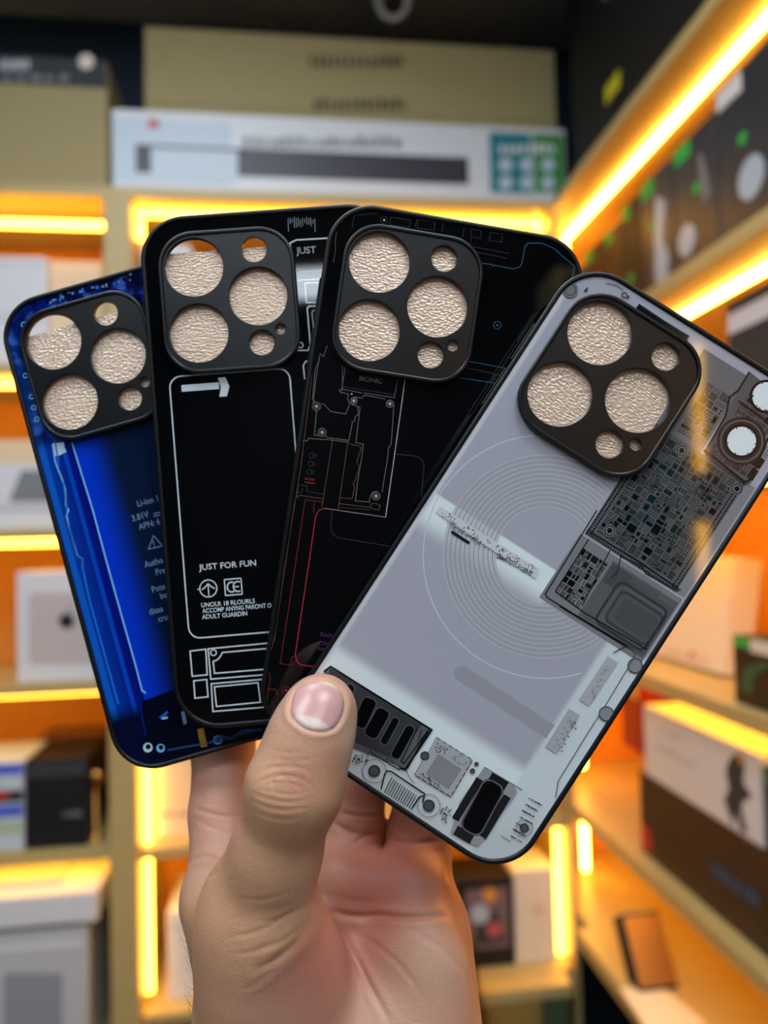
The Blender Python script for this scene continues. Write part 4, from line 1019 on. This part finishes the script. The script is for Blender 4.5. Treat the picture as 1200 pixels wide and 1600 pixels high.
# joints: picture position, distance, radius in mm
TH = [(cpt(402, 1580, 217), 17.0), (cpt(409, 1430, 208), 13.6), (cpt(430, 1335, 201.5), 11.0), (cpt(461, 1226, 195.0), 11.3), (cpt(486, 1150, 196.0), 9.7), (cpt(501, 1109, 198.0), 9.1)]
IDX = [(cpt(354, 1400, 236), 11.4), (cpt(348, 1270, 251), 10.6), (cpt(349, 1170, 261.5), 10.3), (cpt(368, 1020, 261.5), 8.9), (cpt(384, 915, 259.5), 7.6)]
MID = [(cpt(535, 1400, 236), 11.2), (cpt(551, 1295, 247), 10.0), (cpt(560, 1185, 259), 9.9), (cpt(580, 1035, 259), 8.8), (cpt(588, 915, 255), 7.6)]
RIN = [(cpt(638, 1405, 236), 10.6), (cpt(652, 1300, 246), 9.2), (cpt(661, 1215, 256), 9.0), (cpt(682, 1075, 256), 8.4), (cpt(696, 965, 252), 7.2)]
PIN = [(cpt(668, 1440, 243), 9.6), (cpt(664, 1330, 258), 8.4), (cpt(667, 1235, 271), 8.0), (cpt(684, 1130, 274), 7.2), (cpt(694, 1060, 272), 6.4)]
def sdf(p):
    W_ = cpt(505, 1640, 222)
    d = cap(p, IDX[0][0], cpt(430, 1620, 228), 11.4, 14.0)
    for f_, w_, r0, r1 in ((MID, cpt(495, 1640, 226), 12.0, 15.0), (RIN, cpt(575, 1645, 226), 12.0, 15.0), (PIN, cpt(650, 1640, 228), 12.0, 15.0)):
        d = smin(d, cap(p, f_[0][0], w_, r0, r1), 9.0)
    d = smin(d, ell(p, cpt(655, 1540, 222), (15.0, 24.0, 11.5)), 9.0)                 # heel of the hand
    d = smin(d, cap(p, cpt(680, 1480, 238), cpt(692, 1640, 231), 10.0, 12.0), 8.0)
    d = smin(d, ell(p, cpt(628, 1372, 231), (12.0, 8.0, 8.5)), 6.0)                    # pads at the finger roots
    d = smin(d, ell(p, cpt(540, 1368, 231), (10.0, 8.0, 8.5)), 6.0)
    d = smin(d, cap(p, cpt(343, 1420, 233), cpt(385, 1560, 226), 10.0, 13.0), 8.0)     # web of the thumb
    d = smin(d, cap(p, W_, cpt(520, 2000, 204), 19.0, 21.0), 16.0)                     # wrist and forearm
    d = smin(d, cap(p, cpt(412, 1650, 216), cpt(425, 2000, 202), 17.0, 19.0), 14.0)
    d = smin(d, cap(p, cpt(630, 1650, 220), cpt(610, 2000, 206), 16.0, 18.0), 14.0)
    fg = None
    for f_ in (IDX, MID, RIN, PIN):
        c = chain(p, f_); fg = c if fg is None else smin(fg, c, .7)
    d = smin(d, fg, 4.5)
    # web between index and thumb
    d = smin(d, cap(p, cpt(400, 1400, 222), cpt(352, 1400, 234), 8.0, 9.5), 7.0)
    th = chain(p, TH, 6.0)
    th = smin(th, ell(p, cpt(398, 1470, 211), (13.8, 24.0, 13.5)), 12.0)
    th = smin(th, ell(p, cpt(452, 1540, 214), (17.0, 22.0, 13.0)), 9.0)                # ball of the thumb
    # thumb is flatter than wide at its end
    d = smin(d, th, 5.0)
    return d
# surface net over a grid
def surface_net(lo, hi, h):
    n = np.ceil((hi - lo) / h).astype(int) + 1
    ax = [lo[k] + h * np.arange(n[k]) for k in range(3)]
    V = np.empty(n, f32)
    YZ = np.stack(np.meshgrid(ax[1], ax[2], indexing='ij'), -1).reshape(-1, 2)
    for i, x in enumerate(ax[0]):
        P_ = np.concatenate([np.full((len(YZ), 1), x), YZ], 1); V[i] = sdf(P_).reshape(n[1], n[2])
    ins = V < 0
    c = np.zeros(n - 1, np.int8)
    for a in (0, 1):
        for b_ in (0, 1):
            for e in (0, 1): c += ins[a:n[0] - 1 + a, b_:n[1] - 1 + b_, e:n[2] - 1 + e]
    act = (c > 0) & (c < 8); idx = -np.ones(n - 1, np.int64); cells = np.argwhere(act); idx[act] = np.arange(len(cells))
    acc = np.zeros((len(cells), 3)); cnt = np.zeros(len(cells))
    cor = [np.array([a, b_, e]) for a in (0, 1) for b_ in (0, 1) for e in (0, 1)]
    for u in range(8):
        for v in range(u + 1, 8):
            if np.abs(cor[u] - cor[v]).sum() != 1: continue
            A_ = V[tuple((cells + cor[u]).T)].astype(float); B_ = V[tuple((cells + cor[v]).T)].astype(float); m = (A_ < 0) != (B_ < 0)
            t = np.where(m, A_ / np.where(m, A_ - B_, 1), 0); acc[m] += cor[u] + t[m, None] * (cor[v] - cor[u]); cnt[m] += 1
    pts = lo + h * (cells + acc / cnt[:, None])
    quads = []
    for axis in range(3):
        o1, o2 = [k for k in range(3) if k != axis]
        sl0 = [slice(None)] * 3; sl1 = [slice(None)] * 3; sl0[axis] = slice(0, n[axis] - 1); sl1[axis] = slice(1, n[axis])
        E_ = np.argwhere(ins[tuple(sl0)] != ins[tuple(sl1)])
        E_ = E_[(E_[:, o1] > 0) & (E_[:, o1] < n[o1] - 1) & (E_[:, o2] > 0) & (E_[:, o2] < n[o2] - 1)]
        d1 = np.zeros(3, int); d1[o1] = 1; d2 = np.zeros(3, int); d2[o2] = 1
        q = np.stack([idx[tuple((E_ - d1 - d2).T)], idx[tuple((E_ - d2).T)], idx[tuple(E_.T)], idx[tuple((E_ - d1).T)]], 1)
        s = ins[tuple(E_.T)]; fl_ = (s if axis != 1 else ~s)
        q[~fl_] = q[~fl_][:, ::-1]; quads.append(q)
    return pts, np.concatenate(quads)
def grad(p, e=.05):
    return np.stack([(sdf(p + np.eye(3)[k] * e) - sdf(p - np.eye(3)[k] * e)) / (2 * e) for k in range(3)], 1)
def relax(p, it=3):
    for _ in range(it):
        g = grad(p); p = p - (sdf(p) / np.maximum((g * g).sum(1), .2))[:, None] * g
    return p
LO = np.array([-72.0, 12.0, 178.0]); HI = np.array([46.0, 182.0, 284.0])
pts, quads = surface_net(LO, HI, 1.15)
pts = relax(pts, 2)
# one level of subdivision, pulled back on to the surface
def subdivide(p, q):
    e = np.concatenate([q[:, [0, 1]], q[:, [1, 2]], q[:, [2, 3]], q[:, [3, 0]]]); es = np.sort(e, 1)
    u, inv = np.unique(es, axis=0, return_inverse=True); inv = inv.ravel(); n = len(p); m = len(q)
    mid = (p[u[:, 0]] + p[u[:, 1]]) / 2; fc = p[q].mean(1)
    em = inv.reshape(4, m) + n; fi = np.arange(m) + n + len(u)
    nq = np.concatenate([np.stack([q[:, k], em[k], fi, em[(k + 3) % 4]], 1) for k in range(4)])
    return np.concatenate([p, mid, fc]), nq
pts, quads = subdivide(pts, quads)
pts = relax(pts, 1)
nrm = grad(pts); nrm /= np.linalg.norm(nrm, axis=1)[:, None]
# creases, folds and the bed of the nail (picture positions on the side that faces the viewer)
hz_ = lambda l: [(280 + x / 2.4, 1030 + y / 2.4) for x, y in l]
px_ = pts[:, 0] / pts[:, 2] * F + 600; py_ = pts[:, 1] / pts[:, 2] * F + 800
def dline(line):
    d = np.full(len(pts), 1e9)
    for (x0, y0), (x1, y1) in zip(line[:-1], line[1:]):
        ax_, ay_ = x1 - x0, y1 - y0; t = np.clip(((px_ - x0) * ax_ + (py_ - y0) * ay_) / (ax_ * ax_ + ay_ * ay_), 0, 1)
        d = np.minimum(d, np.hypot(px_ - x0 - t * ax_, py_ - y0 - t * ay_))
    return d
def spl(l, n=10):
    l = np.array(l, float); out = []
    ext = np.vstack([2 * l[0] - l[1], l, 2 * l[-1] - l[-2]])
    for k in range(1, len(ext) - 2):
        for t in np.linspace(0, 1, n, endpoint=False):
            a, b_, c, e = ext[k - 1:k + 3]; out.append(.5 * ((2 * b_) + (c - a) * t + (2 * a - 5 * b_ + 4 * c - e) * t * t + (3 * b_ - a - 3 * c + e) * t ** 3))
    out.append(l[-1]); return [tuple(v) for v in out]
facing = np.clip((-nrm[:, 2] - .05) / .25, 0, 1)
front = facing * (pts[:, 2] < 246)
disp = np.zeros(len(pts)); flush = np.zeros(len(pts))
thumb_mask = (sdf_th := chain(pts, TH, 4.0)) < 1.5
def crease(l, depth, sig, ridge=.3, on=None, fl=.0):
    global disp, flush
    sp_ = spl(hz_(l)); d = dline(sp_); m = front if on is None else front * on
    ln_ = sum(math.hypot(b_[0] - a_[0], b_[1] - a_[1]) for a_, b_ in zip(sp_[:-1], sp_[1:]))
    de = np.minimum(np.hypot(px_ - sp_[0][0], py_ - sp_[0][1]), np.hypot(px_ - sp_[-1][0], py_ - sp_[-1][1]))
    m = m * np.clip(de / (.3 * ln_), 0, 1) ** .8
    disp -= m * depth * (np.exp(-(d / sig) ** 2) - ridge * np.exp(-((d - 2.4 * sig) / (1.3 * sig)) ** 2)); flush += m * fl * np.exp(-(d / (sig * 1.6)) ** 2)
TM, PM = thumb_mask.astype(float), np.clip((sdf_th - .8) / 2.5, 0, 1)
for l, dp, sg in (([(290, 430), (340, 408), (420, 402), (470, 412), (510, 430)], .30, 2.4), ([(275, 470), (330, 448), (400, 436), (460, 450), (505, 480)], .40, 2.2), ([(310, 470), (380, 462), (430, 468), (470, 490)], .28, 2.0),
                  ([(268, 500), (330, 522), (400, 536), (450, 534), (505, 520)], .42, 2.2), ([(270, 530), (330, 556), (400, 566), (450, 558), (490, 550)], .34, 2.2), ([(300, 488), (350, 500), (420, 508), (470, 500)], .26, 2.0),
                  ([(290, 575), (350, 596), (420, 600), (470, 590)], .22, 2.4), ([(440, 405), (460, 440), (455, 480), (470, 520)], .16, 1.8), ([(360, 430), (352, 470), (366, 510)], .15, 1.8), ([(410, 440), (415, 480), (404, 520)], .12, 1.6),
                  ([(330, 330), (400, 350), (470, 345)], .12, 2.4), ([(350, 375), (430, 382), (520, 370)], .16, 2.4)):
    crease(l, dp * .62, sg, .3, TM, .10)
for l, dp, sg in (([(500, 905), (535, 935), (600, 955), (680, 966), (760, 962), (850, 969), (950, 964), (1040, 962)], .95, 4.5), ([(495, 885), (530, 935), (575, 985), (620, 1050), (665, 1130), (705, 1210), (750, 1290), (800, 1380)], .8, 4.5),
                  ([(560, 600), (620, 636), (690, 656), (770, 655)], .55, 4.0), ([(575, 560), (650, 585), (770, 590)], .25, 3.0), ([(780, 668), (850, 690), (990, 680)], .45, 4.0), ([(640, 700), (690, 668), (720, 660)], .35, 3.0),
                  ([(850, 1010), (930, 1050), (1010, 1110), (1090, 1200)], .16, 4.0), ([(620, 1010), (720, 1060), (830, 1150), (930, 1290)], .18, 4.0), ([(560, 880), (660, 905), (760, 900)], .14, 3.5),
                  ([(45, 760), (100, 738), (160, 758), (200, 800)], .45, 3.0), ([(70, 835), (120, 812), (170, 790)], .35, 3.0), ([(50, 790), (90, 780), (140, 790)], .3, 2.6), ([(60, 560), (150, 585), (240, 590)], .25, 3.0), ([(60, 600), (140, 640), (230, 660)], .15, 3.0)):
    crease(l, dp, sg, .3, PM, .08)
for l, dp, sg in (([(496, 930), (490, 985), (450, 1050), (370, 1120), (300, 1175)], .42, 6.5), ([(482, 970), (440, 1020), (370, 1065), (300, 1090)], .22, 4.5), ([(440, 1075), (370, 1125), (290, 1160)], .16, 4.0), ([(380, 1150), (300, 1210), (240, 1240)], .14, 4.0),
                  ([(420, 960), (340, 1000), (260, 1030), (180, 1040)], .22, 3.4), ([(460, 930), (380, 970), (300, 990)], .2, 3.2), ([(360, 1060), (280, 1095), (200, 1110)], .18, 3.0), ([(400, 880), (320, 900), (240, 900)], .12, 3.0)):
    crease(l, dp, sg, .4, None, .0)
# fine skin lines across the thumb and ball of the thumb
rr_ = random.Random(5)
for k in range(46):
    x0 = rr_.uniform(150, 460); y0 = rr_.uniform(600, 1280); ln = rr_.uniform(40, 110)
    crease([(x0, y0), (x0 + ln * .5, y0 - ln * .14 + rr_.uniform(-8, 8)), (x0 + ln, y0 - ln * .3 + rr_.uniform(-10, 10))], rr_.uniform(.04, .10), 1.6, .3)
for k in range(40):
    x0 = rr_.uniform(560, 1000); y0 = rr_.uniform(700, 1300); ln = rr_.uniform(40, 120)
    crease([(x0, y0), (x0 + ln * .5, y0 + ln * .2 + rr_.uniform(-8, 8)), (x0 + ln, y0 + ln * .35 + rr_.uniform(-10, 10))], rr_.uniform(.03, .08), 1.6, .3)
# nail outline
NAILZ = [(440, 106), (470, 88), (510, 80), (560, 84), (600, 108), (620, 150), (618, 195), (600, 235), (575, 262), (530, 272), (480, 262), (440, 235), (418, 205), (420, 160), (428, 128)]
nl = spl(hz_(NAILZ + NAILZ[:1]), 8)
dn = dline(nl)
np_ = np.array(nl)
def inside(px, py, poly):
    c = np.zeros(np.shape(px), bool); n = len(poly)
    for k in range(n):
        x0, y0 = poly[k]; x1, y1 = poly[k - 1]
        with np.errstate(divide='ignore', invalid='ignore'):
            c ^= ((y0 > py) != (y1 > py)) & (px < (x1 - x0) * (py - y0) / (y1 - y0 + 1e-12) + x0)
    return c
inn_ = inside(px_, py_, nl); sg_ = np.where(inn_, -dn, dn)
onth = front * TM * (py_ < 1165)
disp += onth * (-.45 * np.exp(-((sg_ + 1.0) / 3.2) ** 2) + .32 * np.exp(-((sg_ - 7) / 5.0) ** 2))
disp -= onth * .35 * (sg_ < -2)
pts2 = pts + nrm * disp[:, None]
# flush: pinker palm and finger roots, tanner back of thumb
def blob(px, py, r): return np.exp(-(((px_ - px) / r) ** 2 + ((py_ - py) / r) ** 2))
pink = .75 * blob(600, 1360, 90) + .5 * blob(560, 1230, 60) + .5 * blob(650, 1260, 60) + .55 * blob(500, 1530, 80) + .45 * blob(600, 1470, 130) + .4 * blob(340, 1260, 80) + .6 * blob(463, 1222, 40) + .25 * blob(520, 1070, 40)
pink = pink + flush
pale = .5 * blob(690, 1500, 70) + .5 * blob(545, 1150, 30) * TM + .3 * blob(470, 1400, 50) + .3 * blob(580, 1570, 50)
TANP = spl(hz_([(545, 50), (390, 200), (280, 400), (250, 570), (215, 720), (60, 850), (-40, 1000), (0, 1500), (190, 1500), (215, 1330), (270, 1230), (350, 1150), (440, 1070), (490, 985), (500, 900), (492, 800), (515, 650), (560, 560), (650, 400), (690, 180), (650, 90), (545, 50)]), 6)
tsd = np.where(inside(px_, py_, TANP), dline(TANP), -dline(TANP))
tan = np.clip(tsd / 22 + .5, 0, 1) * np.clip((py_ - 1120) / 90, .15, 1) * (1 - .75 * blob(463, 1218, 36)) * (pts[:, 2] < 250)
hv = (RCW @ pts2.T / 1000).T + CAM
cen = hv.mean(0)
hme = bpy.data.meshes.new('hand'); hme.from_pydata((hv - cen).tolist(), [], quads.tolist()); hme.update()
bm = bmesh.new(); bm.from_mesh(hme); bmesh.ops.recalc_face_normals(bm, faces=bm.faces); bm.to_mesh(hme); bm.free()
at_ = hme.color_attributes.new('tone', 'FLOAT_COLOR', 'POINT')
at_.data.foreach_set('color', np.stack([np.clip(pink, 0, 1), np.clip(tan, 0, 1), np.clip(pale, 0, 1), np.ones(len(pts))], 1).astype(f32).ravel())
skin = bpy.data.materials.new('skin'); skin.use_nodes = True; nt = skin.node_tree; b = nt.nodes['Principled BSDF']
at = nt.nodes.new('ShaderNodeAttribute'); at.attribute_name = 'tone'; sp = nt.nodes.new('ShaderNodeSeparateColor'); nt.links.new(at.outputs['Color'], sp.inputs[0])
tc = nt.nodes.new('ShaderNodeTexCoord'); nz = nt.nodes.new('ShaderNodeTexNoise'); nz.inputs['Scale'].default_value = 120; nz.inputs['Detail'].default_value = 5; nt.links.new(tc.outputs['Object'], nz.inputs['Vector'])
base = mixc(nt, nz.outputs['Fac'], (194, 146, 120), (212, 164, 138))
c = mixc(nt, sp.outputs[0], base, (196, 120, 104)); c = mixc(nt, sp.outputs[1], c, mixc(nt, nz.outputs['Fac'], (200, 148, 112), (218, 168, 132))); c = mixc(nt, sp.outputs[2], c, (220, 186, 154))
nt.links.new(c, b.inputs['Base Color'])
b.inputs['Roughness'].default_value = .42; b.inputs['Specular IOR Level'].default_value = .4
b.inputs['Subsurface Weight'].default_value = .25; b.inputs['Subsurface Radius'].default_value = (1.0, .35, .15); b.inputs['Subsurface Scale'].default_value = .0025
vo = nt.nodes.new('ShaderNodeTexVoronoi'); vo.feature = 'DISTANCE_TO_EDGE'; vo.inputs['Scale'].default_value = 900; vo.inputs['Randomness'].default_value = 1.0
mpp = nt.nodes.new('ShaderNodeMapping'); mpp.inputs['Scale'].default_value = (.7, 1, 1.3); nt.links.new(tc.outputs['Object'], mpp.inputs['Vector']); nt.links.new(mpp.outputs[0], vo.inputs['Vector'])
n3 = nt.nodes.new('ShaderNodeTexNoise'); n3.inputs['Scale'].default_value = 700; n3.inputs['Detail'].default_value = 4; nt.links.new(tc.outputs['Object'], n3.inputs['Vector'])
hsum = mth(nt, 'ADD', mth(nt, 'MULTIPLY', step(nt, vo.outputs['Distance'], 0, .12), .5), n3.outputs['Fac'])
bp = nt.nodes.new('ShaderNodeBump'); bp.inputs['Strength'].default_value = .3; bp.inputs['Distance'].default_value = .0003; nt.links.new(hsum, bp.inputs['Height']); nt.links.new(bp.outputs[0], b.inputs['Normal'])
hand = link('hand', hme, skin, None, smooth=True); hand.location = cen
tag(hand, 'left hand pinching the fanned phone cases between thumb and fingers', 'hand')

# thumbnail: a curved plate of its own
def hit(px, py, z0=180.0):
    d = np.stack([(px - 600) / F, (py - 800) / F, np.ones_like(px)], 1); z = np.full(len(px), z0)
    for _ in range(60): z = z + np.clip(sdf(d * z[:, None]), -2, 3) * .8
    return d * z[:, None]
cxn, cyn = np_[:, 0].mean(), np_[:, 1].mean()
NR, NA = 14, len(nl) - 1
ringp = [(cxn, cyn)]
for r in range(1, NR + 1):
    for k in range(NA): ringp.append((cxn + (nl[k][0] - cxn) * r / NR, cyn + (nl[k][1] - cyn) * r / NR))
ringp = np.array(ringp); hp = hit(ringp[:, 0].copy(), ringp[:, 1].copy()); hn = grad(hp); hn /= np.linalg.norm(hn, axis=1)[:, None]
rad = np.concatenate([[0], np.repeat(np.arange(1, NR + 1) / NR, NA)])
lift = .30 - .62 * np.clip((rad - .86) / .14, 0, 1) ** 2
topp = hp + hn * lift[:, None]; botp = hp - hn * .9
fs = [(0, 1 + k, 1 + (k + 1) % NA) for k in range(NA)]
for r in range(NR - 1):
    for k in range(NA):
        a = 1 + r * NA + k; b_ = 1 + r * NA + (k + 1) % NA; fs.append((a, a + NA, b_ + NA, b_))
n0 = len(topp); allp = np.concatenate([topp, botp[-NA:]])
for k in range(NA):
    a = n0 - NA + k; b_ = n0 - NA + (k + 1) % NA; fs.append((a, n0 + k, n0 + (k + 1) % NA, b_))
fs.append(tuple(n0 + k for k in range(NA)))
nme = bpy.data.meshes.new('thumbnail'); nme.from_pydata(((RCW @ allp.T / 1000).T + CAM - cen).tolist(), [], fs)
bm = bmesh.new(); bm.from_mesh(nme); bmesh.ops.recalc_face_normals(bm, faces=bm.faces); bm.to_mesh(nme); bm.free()
ux, uy = np.array([.29, -.957]), np.array([.957, .29])
rel = np.concatenate([ringp, ringp[-NA:]]) - [cxn, cyn]
al = rel @ ux / 40; ac = rel @ uy / 38                                             # along the nail (+ towards the tip), across
lun = np.clip(((-.50 - .30 * (1 - ac ** 2) * -1 * -1 + .0) - al) / .10 + .5, 0, 1)
lun = np.clip((-.52 - .30 * ac ** 2 * 1.0 - al + .0) / .12 + .5, 0, 1)
fre = np.clip((al - (.80 - .12 * ac ** 2)) / .12, 0, 1)
at_ = nme.color_attributes.new('tone', 'FLOAT_COLOR', 'POINT'); at_.data.foreach_set('color', np.stack([lun, fre, np.clip(ac * .5 + .5, 0, 1), np.ones(len(lun))], 1).astype(f32).ravel())
nm = bpy.data.materials.new('nail'); nm.use_nodes = True; nt = nm.node_tree; b = nt.nodes['Principled BSDF']
at = nt.nodes.new('ShaderNodeAttribute'); at.attribute_name = 'tone'; sp = nt.nodes.new('ShaderNodeSeparateColor'); nt.links.new(at.outputs['Color'], sp.inputs[0])
c = mixc(nt, sp.outputs[0], (206, 156, 150), (228, 202, 190)); c = mixc(nt, sp.outputs[1], c, (236, 214, 176)); nt.links.new(c, b.inputs['Base Color'])
b.inputs['Roughness'].default_value = .28; b.inputs['Subsurface Weight'].default_value = .2; b.inputs['Subsurface Scale'].default_value = .0015; b.inputs['Subsurface Radius'].default_value = (1, .4, .2)
tag(link('thumbnail', nme, nm, hand, smooth=True), 'glossy pink thumbnail with pale half moon')
# short dark hairs along the outer edge of the wrist
rh = random.Random(9); hvs, hfs = [], []
for k in range(95):
    py = 1455 + 190 * rh.random() ** .8; px = np.interp(py, [1440, 1490, 1530, 1600, 1660], [293, 300, 307, 306, 306]) + rh.uniform(-1, 10)
    # root: march from the left at this height
    zr = rh.uniform(216, 232); P0 = cpt(px - 30, py, zr)
    for _ in range(40): P0 = P0 + np.array([1.0, 0, 0]) * max(sdf(P0[None])[0], 0) * .8
    if sdf(P0[None])[0] > .2: continue
    ln = rh.uniform(4, 8.5); dirv = np.array([-1.0 + rh.uniform(-.2, .5), rh.uniform(-.9, .5), rh.uniform(-.5, .3)]); dirv /= np.linalg.norm(dirv); bend = np.array([.2, rh.uniform(-1.0, -.2), 0]) * ln * .5
    rr0 = .055; path = [P0 + dirv * ln * t * .55 + bend * t * t for t in np.linspace(-.06, 1, 7)]
    n0 = len(hvs)
    for j, q in enumerate(path):
        r = rr0 * (1 - .7 * j / 6)
        for e in range(3): hvs.append(q + r * np.array([math.cos(e * 2.094), 0.3 * math.sin(e * 2.094), math.sin(e * 2.094)]))
    for j in range(6):
        for e in range(3): hfs.append((n0 + j * 3 + e, n0 + j * 3 + (e + 1) % 3, n0 + j * 3 + 3 + (e + 1) % 3, n0 + j * 3 + 3 + e))
hm = bpy.data.meshes.new('arm_hair'); hm.from_pydata(((RCW @ np.array(hvs).T / 1000).T + CAM - cen).tolist(), [], hfs); hm.update()
tag(link('arm_hair', hm, mat('dark hair', (40, 30, 24), .5), hand), 'fine dark hairs on the wrist', kind='stuff')
